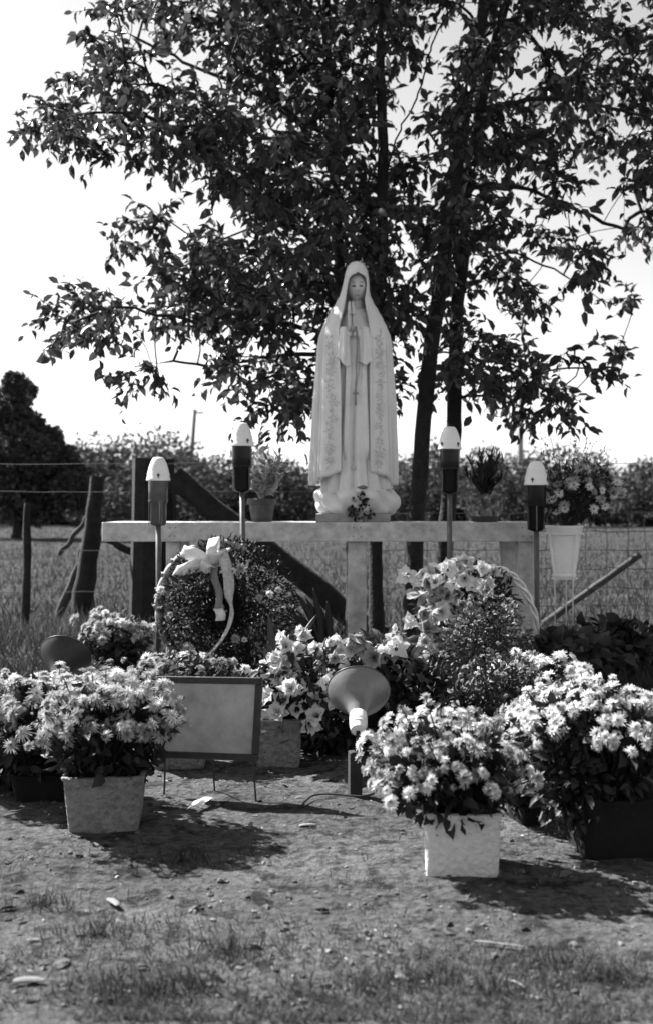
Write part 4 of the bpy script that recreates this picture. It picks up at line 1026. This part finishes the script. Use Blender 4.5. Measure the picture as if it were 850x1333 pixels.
def wreath_right():
    Y = 5.85; R = random.Random(85); s = Y / F; hc = P(622, 795, Y); base = Vector((hc.x, Y, 0))
    t = thing('wreath', base, 'airy wreath of white lilies with a loose pale ribbon hoop on one side', 'wreath')
    line = catmull([P(596, 742, Y), P(630, 738, Y), P(662, 746, Y), P(684, 772, Y), P(697, 808, Y), P(694, 838, Y), P(682, 858, Y), P(664, 858, Y)], 9)
    for q in range(3):
        mb = MB(); mb.tube([p + Vector((.010 * math.cos(i * .42 + q * 2.1), .012 * math.sin(i * .42 + q * 2.1), .010 * math.sin(i * .5 + q * 2))) for i, p in enumerate(line)], .0105, 6, flat=.6); mb.build('hoop_strand', mat('pale_cord', .78, .6, .08, 30), t)
    mb = MB(); foot = Vector((hc.x, Y, .35))
    blooms = [(596, 745), (565, 760), (582, 742), (600, 775), (568, 782), (546, 795), (558, 822), (584, 822), (604, 805), (620, 780), (531, 747), (545, 746), (556, 752), (598, 735), (610, 728), (622, 742), (604, 752), (628, 758), (614, 765), (640, 748), (635, 770), (540, 808), (552, 812), (560, 800), (572, 795), (548, 825), (556, 838), (568, 812), (580, 800), (562, 848), (585, 778), (600, 790), (612, 795), (592, 815), (664, 785), (668, 800), (574, 830), (590, 760), (578, 770)]
    for px, py in blooms:
        p = P(px, py, Y - .10 + R.uniform(-.08, .08)); put(R.choice(F_GLAD + F_LILY) if R.random() < .65 else R.choice(F_GLAD_L), 'bloom', t, p, (R.uniform(-.8, .8), -1, R.uniform(-.5, .6)), .108 * R.uniform(.75, 1.2), R.uniform(0, 6), 1.1)
        if R.random() < .7: mb.tube([foot + Vector((R.uniform(-.08, .08), 0, R.uniform(-.1, .05))), foot.lerp(p, .6) + Vector((0, .03, .05)), p + Vector((0, .03, 0))], [.003, .003, .0025], 4, cap=False)
    mb.build('stems', m_mid, t)
    pts, dirs = blob_points(R, P(600, 790, Y), (.24, .10, .22), 700, .2); leaf_mass('foliage', t, pts, dirs, .03, .075, .42, m_mid, 86)
    pts, dirs = blob_points(R, P(644, 782, Y - .05), (.11, .08, .16), 260, .2); leaf_mass('fern_sprays', t, pts, dirs, .03, .07, .22, m_dark, 87)
    pts, dirs = blob_points(R, P(575, 765, Y), (.16, .08, .10), 140, .2); leaf_mass('gauze_ribbon', t, pts, dirs, .05, .09, .7, m_light, 88)
    for dx, dy in ((-.16, -.12), (.14, -.12), (0, .40)):
        mb = MB(); mb.tube([P(605, 760, Y + .03), Vector((hc.x + dx, Y + dy, -.03))], .010, 6); mb.build('easel_leg', m_steel, t)
wreath_right()

# ---------------------------------------------------------------- stake candle lamps
m_cap = mat('white_enamel_cap', .78, .35, .04, 20, 0, 40, .5)
m_glassd = mat('dark_red_glass', .008, .2, .1, 10, 0, 40, .2)
m_glassl = mat('smoky_glass', .06, .12, .3, 12, 0, 40, .5)
m_hold = mat('lamp_holder_metal', .05, .45, .2, 20, metal=.4)
def candle(px, top, bot, Y, rz, gm, label, tilt=(0, 0)):
    s = Y / F; b = gp(px, Y); t = thing('candle_lamp', b, label, 'candle lamp', None); c = P(px, 0, Y).x
    z = lambda py: H + (HOR - py) * s
    hh = bot - top; r = .064 * Y / 6.2
    zt, zc, zg, zb = z(top), z(top + hh * .345), z(top + hh * .66), z(bot)
    C = lambda zz_: Vector((c, Y, zz_))
    hcap = zt - zc
    cap = MB().lathe(C(zc), [(r * .90, .004), (r * 1.03, 0), (r * 1.05, .004), (r * 1.03, hcap * .10), (r * .99, hcap * .12), (r * .97, hcap * .30), (r * .93, hcap * .33), (r * .87, hcap * .48), (r * .77, hcap * .65), (r * .64, hcap * .81), (r * .52, hcap * .92), (r * .40, hcap * .98), (r * .10, hcap)], 28).build('cap', m_cap, t, angle=45)
    for k in range(4):
        a = rz + k * math.pi / 2 - math.pi / 2; R3 = Matrix.Rotation(a + math.pi / 2, 3, 'Z')
        p = C(zc + hcap * .21) + Vector((math.cos(a), math.sin(a), 0)) * r * .985
        mb = MB(); mb.box(p, (r * .09, .006, hcap * .19), M=R3); mb.box(p + Vector((0, 0, hcap * .022)), (r * .26, .0068, hcap * .05), M=R3); mb.build('cross', m_ink, cap, smooth=False)
    MB().lathe(C(zg), [(r * .80, 0), (r * .84, .01), (r * .86, (zc - zg) * .5), (r * .86, zc - zg + .003)], 24).build('glass', gm, t, angle=50)
    hb = zg - zb
    mm = m_hold
    MB().lathe(C(zb), [(r * .30, -.003), (r * .62, .004), (r * .70, hb * .12), (r * .70, hb * .92), (r * .85, hb * 1.06), (r * .87, hb * 1.06), (r * .87, hb * 1.10)], 24).build('holder', gm, t, angle=50)
    for k in (0, 1, 2):
        a = rz + k * 2 * math.pi / 3 - 1.2; R3 = Matrix.Rotation(a + math.pi / 2, 3, 'Z'); d = Vector((math.cos(a), math.sin(a), 0))
        MB().box(C(zb + hb * .55) + d * r * .80, (r * .12, .005, hb * 1.05), M=R3, bev=.002).build('bracket', m_steel, t, smooth=False)
    t.rotation_euler = (tilt[1], tilt[0], 0)
    MB().tube([C(zb + .03), C(zb * .5) + Vector((.004, 0, 0)), Vector((c, Y, -.05))], [.0145 * 1.0, .0145, .0145], 8).build('stake', m_steel, t)
candle(206, 595, 684, 6.0, .15, m_glassl, 'stake candle lamp with smoky glass in front of the thickest fence post', (.004, .01))
candle(317, 550, 640, 6.15, .6, m_glassd, 'stake candle lamp with black glass beside the trailing potted plant', (-.006, .0))
candle(583, 555, 642, 6.15, .7, m_glassd, 'stake candle lamp with black glass in front of the thick upright tree trunk', (.008, -.01))
candle(698, 600, 691, 6.1, -.5, m_glassd, 'stake candle lamp with black glass beside the vase of daisies', (-.005, .012))

# ---------------------------------------------------------------- pots on the table
def narrow_plant(px, py_pot, wpx, leaves, label, foil, seed, m, arch):
    Y = 6.74; R = random.Random(seed); s = Y / F; x = P(px, 0, Y).x; base = Vector((x, Y, TZ)); t = thing('potted_plant', base, label, 'potted plant')
    w = wpx * s / 2; h = (680 - py_pot) * s
    MB().lathe(base + Vector((0, 0, .001)), [(w * .70, 0), (w * .74, .004), (w * .92, h * .72), (w * .93, h * .74), (w * 1.04, h * .76), (w * 1.06, h * .98), (w * .96, h), (w * .90, h * .9)], 24).build('pot', m_clay, t, angle=40)
    if foil:
        def wrap(u, v):
            a = 2 * math.pi * u; k = .022 * noise.noise((math.cos(a) * 4, math.sin(a) * 4, v * 6 + seed)) + .012 * math.sin(a * 13 + v * 5); r = w * (.82 + .36 * v) + k * (.4 + v) * .8
            return base + Vector((r * math.cos(a), r * math.sin(a), h * (.25 + .95 * v) + .03 * v * noise.noise((math.cos(a) * 3, math.sin(a) * 3, 7))))
        MB().grid(wrap, 60, 9, True).build('foil_wrap', mat('crumpled_foil', .22, .28, .5, 25, .003, 50, .5, metal=.5), t, smooth=False)
    foot = base + Vector((0, 0, h * .9)); mb = MB(); pts = []; dirs = []
    for _ in range(leaves):
        tip = P(px - (8 if m is m_pale else 0) + R.uniform(-1, 1) * wpx * (.95 if m is m_pale else .52), R.uniform(py_pot - 66, py_pot - 18), Y + R.uniform(-.12, .12)); mid = foot.lerp(tip, .5) + Vector((R.uniform(-.02, .02), 0, .03)); mb.tube([foot, mid, tip], [.004, .003, .002], 4, cap=False)
        for k in range(20):
            u = .15 + .85 * k / 19; p = foot * (1 - u) ** 2 + mid * 2 * u * (1 - u) + tip * u * u; pts.append(tuple(p)); a = R.uniform(0, 6.28); dirs.append((math.cos(a), math.sin(a) * .8, arch + R.uniform(-.2, .4) + (.5 if m is m_pale else 1.3) * u))
    mb.build('stems', m, t)
    leaf_mass('foliage', t, pts, dirs, .055, .105, .16, m, seed, .2, bend=1.8 if m is m_pale else .5)
narrow_plant(341, 650, 36, 13, 'trailing plant with pale narrow leaves in a clay pot on the table', False, 91, m_pale, .35)
narrow_plant(631, 650, 46, 13, 'upright plant with dark narrow leaves in a foil wrapped pot on the table', True, 92, m_dark, .9)
def posy():
    Y = TY0 + .045; R = random.Random(95); x = P(470, 0, Y).x; base = Vector((x, Y, TZ)); t = thing('posy', base, 'small dark posy in a glass standing at the statue foot', 'posy')
    MB().lathe(base + Vector((0, 0, .001)), [(.024, 0), (.026, .004), (.030, .05), (.034, .062), (.030, .062), (.026, .03)], 18).build('glass', mat('clear_glass_jar', .35, .15, .1, 20, 0, 40, .6), t)
    pts, dirs = blob_points(R, P(469, 660, Y), (.075, .045, .085), 190, .2); leaf_mass('foliage', t, pts, dirs, .018, .036, .7, m_dark, 96)
    for _ in range(9):
        p, d = blob_points(R, P(469, 660, Y - .02), (.07, .04, .08), 1, .8); put(R.choice(F_POM_G + F_DAISY_L), 'flower', t, p[0], (R.uniform(-.4, .4), -1, .4), .030, R.uniform(0, 6))
    mb = MB()
    for _ in range(9): mb.tube([base + Vector((0, 0, .03)), P(469 + R.uniform(-14, 14), R.uniform(640, 670), Y)], .0016, 3, cap=False)
    mb.build('stems', m_dark, t)
posy()

# ---------------------------------------------------------------- daisy vase on a wire stand
def vase():
    Y = 6.25; s = Y / F; R = random.Random(101); c = P(734, 0, Y).x; base = Vector((c, Y, 0)); t = thing('flower_vase', base, 'tapered white vase of dark eyed daisies', 'flower vase')
    z = lambda py: H + (HOR - py) * s
    zb, zt = z(752), z(684); h = zt - zb
    MB().lathe((c, Y, zb), [(.060, 0), (.064, .004), (.066, .018), (.062, .022), (.080, h * .5), (.098, h * .93), (.104, h * .95), (.106, h), (.098, h), (.092, h * .9)], 28).build('vase', mat('white_glazed_vase', .84, .6, .04, 40, .003, 90), t, angle=50)
    cen = P(752, 642, Y)
    pts, dirs = blob_points(R, cen, (.25, .15, .17), 900, .15); leaf_mass('foliage', t, pts, dirs, .02, .045, .4, m_dark, 102)
    mb = MB(); foot = Vector((c, Y, zt - .03))
    fp, fd = blob_points(R, cen, (.26, .17, .17), 95, .75, -.6)
    for p, d in zip(fp, fd):
        put(R.choice(F_DAISY + F_DAISY_L), 'flower', t, p, Vector(d) + Vector((0, -.9, .2)), .062 * R.uniform(.8, 1.15), R.uniform(0, 6)); mb.tube([foot, foot.lerp(Vector(p), .5) + Vector((0, 0, .02)), p], .0018, 4, cap=False)
    p3 = []; d3 = []
    for _ in range(26):                                                        # feathery sprigs above
        tip = P(R.uniform(700, 800), R.uniform(565, 615), Y + R.uniform(-.12, .12)); mb.tube([foot, foot.lerp(tip, .5) + Vector((0, 0, .03)), tip], .0016, 3, cap=False)
        for k in range(22):
            u = .55 + .45 * R.random(); q = foot.lerp(tip, u); p3.append((q.x + R.gauss(0, .010), q.y + R.gauss(0, .010), q.z)); d3.append((R.gauss(0, 1), R.gauss(0, 1), R.gauss(0, 1) + .5))
    leaf_mass('sprigs', t, p3, d3, .010, .022, .5, m_mid, 103); mb.build('stems', m_mid, t)
    st = thing('wire_stand', base, 'thin wire stand holding the tapered white vase', 'stand')
    rr = .0035; zr = z(695)
    mb = MB(); mb.tube([Vector((c + .106 * math.cos(a), Y + .106 * math.sin(a), zr)) for a in [i * 2 * math.pi / 24 for i in range(25)]], rr, 5); mb.build('ring', m_cap, st)
    mb = MB(); mb.tube([Vector((c + .070 * math.cos(a), Y + .070 * math.sin(a), zb - .004)) for a in [i * 2 * math.pi / 24 for i in range(25)]], rr, 5); mb.build('ring', m_cap, st)
    for a in (math.radians(-148), math.radians(-62), math.radians(70)):
        d = Vector((math.cos(a), math.sin(a), 0)); mb = MB(); mb.tube([Vector((c, Y, zr)) + d * .107, Vector((c, Y, zb)) + d * .073, Vector((c, Y, -.03)) + d * .068], rr, 5); mb.build('leg', m_cap, st)
vase()

# ---------------------------------------------------------------- framed board
def board():
    Y = 3.66; s = Y / F
    tl, tr, br, bl = P(204, 880, Y + .03), P(342, 882, Y - .03), P(337, 991, Y - .06), P(203, 986, Y)
    cen = (tl + tr + br + bl) / 4; base = Vector((cen.x, cen.y, 0)); t = thing('framed_board', base, 'blank grey panel in a dark wooden frame on thin wire legs', 'sign')
    nrm = (tr - tl).cross(bl - tl).normalized()
    if nrm.y > 0: nrm = -nrm
    w = .022
    def rail(a, b, ww, nm):
        d = (b - a).normalized(); up = nrm.cross(d).normalized(); M = Matrix((d, up, nrm)).transposed(); MB().box((a + b) / 2, ((b - a).length, ww, .020), M=M, bev=.003).build(nm, mat('dark_frame_wood', .035, .5, .25, 30, .001, 120), t, smooth=False)
    dx = (tr - tl).normalized(); dz = (tl - bl).normalized(); o = w / 2
    rail(tl - dz * o + dx * .001, tr - dz * o - dx * .001, w, 'frame_rail'); rail(bl + dz * o + dx * .001, br + dz * o - dx * .001, w, 'frame_rail')
    rail(tl - dz * (w + .0005) + dx * o, bl + dz * (w + .0005) + dx * o, w, 'frame_rail'); rail(tr - dz * (w + .0005) - dx * o, br + dz * (w + .0005) - dx * o, w, 'frame_rail')
    mb = MB(); i = .012; q = [tl + dx * i - dz * i, tr - dx * i - dz * i, br - dx * i + dz * i, bl + dx * i + dz * i]; f = [p + nrm * .002 for p in q]; b_ = [p - nrm * .006 for p in q]
    mb.add(f + b_, [(0, 1, 2, 3), (7, 6, 5, 4), (0, 4, 5, 1), (1, 5, 6, 2), (2, 6, 7, 3), (3, 7, 4, 0)]); mb.build('panel', mat('faded_panel', .38, .55, .30, 9, .0006, 120, v2=.48), t, smooth=False)
    for a, e in ((br - dx * .022, Vector((br.x - .005, br.y - .03, -.03))), (bl + dx * .19, Vector((bl.x + .19, bl.y + .05, -.03))), (bl + dx * .03, Vector((bl.x + .03, bl.y - .02, -.03)))):
        MB().tube([a + dz * .02 - nrm * .012, a - nrm * .012, e], .0032, 5).build('leg', m_wire, t)
board()

# ---------------------------------------------------------------- reflector lamps
def flood_lamp(base, socket, axis, scale, shell_m, label, cord=True):
    b = Vector(base); t = thing('flood_lamp', b, label, 'lamp'); sk = Vector(socket); ax = Vector(axis).normalized(); M = ax.to_track_quat('Z', 'Y').to_matrix(); k = scale
    MB().lathe(sk, [(.016 * k, 0), (.024 * k, .004 * k), (.027 * k, .022 * k), (.0275 * k, .026 * k), (.030 * k, .028 * k), (.030 * k, .034 * k), (.0275 * k, .036 * k), (.0275 * k, .042 * k), (.030 * k, .044 * k), (.030 * k, .052 * k), (.029 * k, .078 * k), (.026 * k, .090 * k)], 24, M).build('socket', mat('white_porcelain', .80, .22, .03, 20, 0, 40, .6), t, angle=35)
    sh = [(.027, .076), (.031, .086), (.0345, .098), (.040, .110), (.050, .124), (.064, .140), (.080, .157), (.094, .175), (.103, .190), (.1065, .199), (.1045, .201), (.101, .191), (.091, .177), (.077, .160), (.060, .143), (.046, .128), (.030, .112)]
    MB().lathe(sk, [(r * k, z * k) for r, z in sh], 48, M, close=False).build('reflector', shell_m, t, angle=60)
    rim = [sk + M @ Vector((.106 * k * math.cos(a),   .106 * k * math.sin(a), .200 * k)) for a in [i * 2 * math.pi / 40 for i in range(41)]]
    MB().tube(rim, .0028 * k, 6).build('rim', mat('dark_rim', .06, .4, metal=.4), t)
    MB().ellipsoid(sk + ax * .125 * k, (.034 * k, .034 * k, .048 * k), 16, 10, M).build('bulb', m_cap, t)
    top = Vector((b.x, b.y, .145 * k)); MB().tube([top - Vector((0, 0, .01)), Vector((sk.x - .0, sk.y + .01, (top.z + sk.z) / 2)), sk + ax * .006], [.0055 * k, .0055 * k, .009 * k], 8).build('stem', m_oldwood, t)
    MB().box((b.x, b.y, .065 * k), (.040 * k, .040 * k, .16 * k), bev=.004, rz=.2).build('stake', mat('dark_stake_wood', .03, .9, .3, 20, .002, 60), t, smooth=False)
    if cord:
        MB().tube(catmull([Vector((b.x + .02, b.y - .01, .03)), Vector((b.x + .05, b.y - .03, .045)), Vector((b.x + .065, b.y - .03, .02)), Vector((b.x + .02, b.y - .05, .012)), Vector((b.x - .08, b.y - .03, .014)), Vector((b.x - .14, b.y - .05, .012)), Vector((b.x - .17, b.y - .16, .010))], 6), .0035, 6).build('cord', m_hold, t)
Yq = gY(1036)
m_shell = mat('grey_enamel_shell', .15, .28, .18, 14, .0003, 90, .5)
sk = P(466, 952, Yq); rc = P(471, 893, Yq + .085)
flood_lamp((P(462, 0, Yq).x, Yq, 0), sk, (.035, .857, .515), 1.0, m_shell, 'grey reflector lamp with a white porcelain socket on a dark stake')
sk2 = P(68, 898, 4.45); rc2 = P(75, 880, 4.53)
flood_lamp((P(66, 0, 4.45).x, 4.45, 0), sk2, (.10, .80, .60), 1.0, mat('black_enamel_shell', .02, .45, .3, 14, 0, 90, .4), 'black domed reflector lamp half hidden by the spidery chrysanthemum in the dark pot', False)

# ---------------------------------------------------------------- litter on the ground
def paper():
    c = GP(272, 1047); o3 = [(-.075, -.075), (-.055, -.035), (-.03, .0), (-.012, .03), (.012, .040), (.03, .028), (.055, .036), (.068, .022), (.035, .004), (.012, -.012), (-.02, -.045), (-.045, -.065)]
    mb = MB(); vs = []
    for k, (x, y) in enumerate(o3): vs.append(c + Vector((x * .75, y * 1.3, .010 + .012 * abs(math.sin(k * 1.9)))))
    mid = c + Vector((-.005, -.01, .02)); n = len(vs); mb.add(vs + [mid], [(k, (k + 1) % n, n) for k in range(n)])
    o = mb.build('paper_scrap', mat('white_paper', .85, .7, .03, 30, .0005, 200), smooth=False); m = o.modifiers.new('t', 'SOLIDIFY'); m.thickness = .001
    tag(o, 'torn scrap of white paper lying on the earth before the framed board', 'paper')
paper()
def chip(px, py, L, W, ang, v, label, name='wood_chip', bend=.1):
    c = GP(px, py); d = Vector((math.cos(ang), math.sin(ang), 0)); mb = MB(); pts = [c + d * (L * (k / 6 - .5)) + Vector((-d.y, d.x, 0)) * bend * L * (1 - (2 * k / 6 - 1) ** 2) + Vector((0, 0, W * .35 + .004)) for k in range(7)]
    mb.tube(pts, [W * .25, W * .48, W * .52, W * .5, W * .5, W * .42, W * .2], 8, flat=.45, up=(-d.y, d.x, 0)); o = mb.build(name, mat('chip_%d' % int(v * 100), v, .8, .15, 40, .001, 150), angle=60); tag(o, label, 'litter')
chip(147, 1180, .055, .018, -.95, .16, 'short pale wood chip lying alone on the trodden earth')
chip(38, 1284, .060, .020, .05, .15, 'broad pale splinter lying beside the dark grass tuft')
chip(650, 1232, .115, .006, -.30, .18, 'thin straight straw lying in the grass before the white pot', 'straw', .02)
chip(669, 1284, .050, .005, -.9, .22, 'short curved straw lying in the grass', 'straw', .18)
chip(400, 1078, .05, .014, .3, .2, 'small bright curl of bark on the earth near the lamp cord', 'bark_curl')
chip(44, 1228, .03, .010, .2, .15, 'tiny pale chip on the earth near the broad splinter')

def fallen(name, label, n, L0, L1, m, seed):
    R = np.random.default_rng(seed); y = 2.2 + 3.2 * R.random(n) ** 1.3; x = R.uniform(-.32, .32, n) * y
    Pp = np.column_stack([x, y, [gz(a, b) + .004 for a, b in zip(x, y)]]); D = rvec(R, n); D[:, 2] *= .25; N = rvec(R, n) * .5 + np.array([0, 0, 1.0]); L = R.uniform(L0, L1, n)
    V, Fc = scatter(LEAF_V, LEAF_F, Pp, D, N, L, L * .55); tag(raw_mesh(name, V, Fc, m, kind='stuff'), label, 'litter')
fallen('fallen_leaves', 'dead brown leaves scattered over the trodden earth', 130, .018, .05, mat('dead_leaf', .07, .8, 0, 5, island=.6), 201)
fallen('fallen_petals', 'pale fallen petals scattered over the trodden earth', 110, .006, .016, m_light, 202)
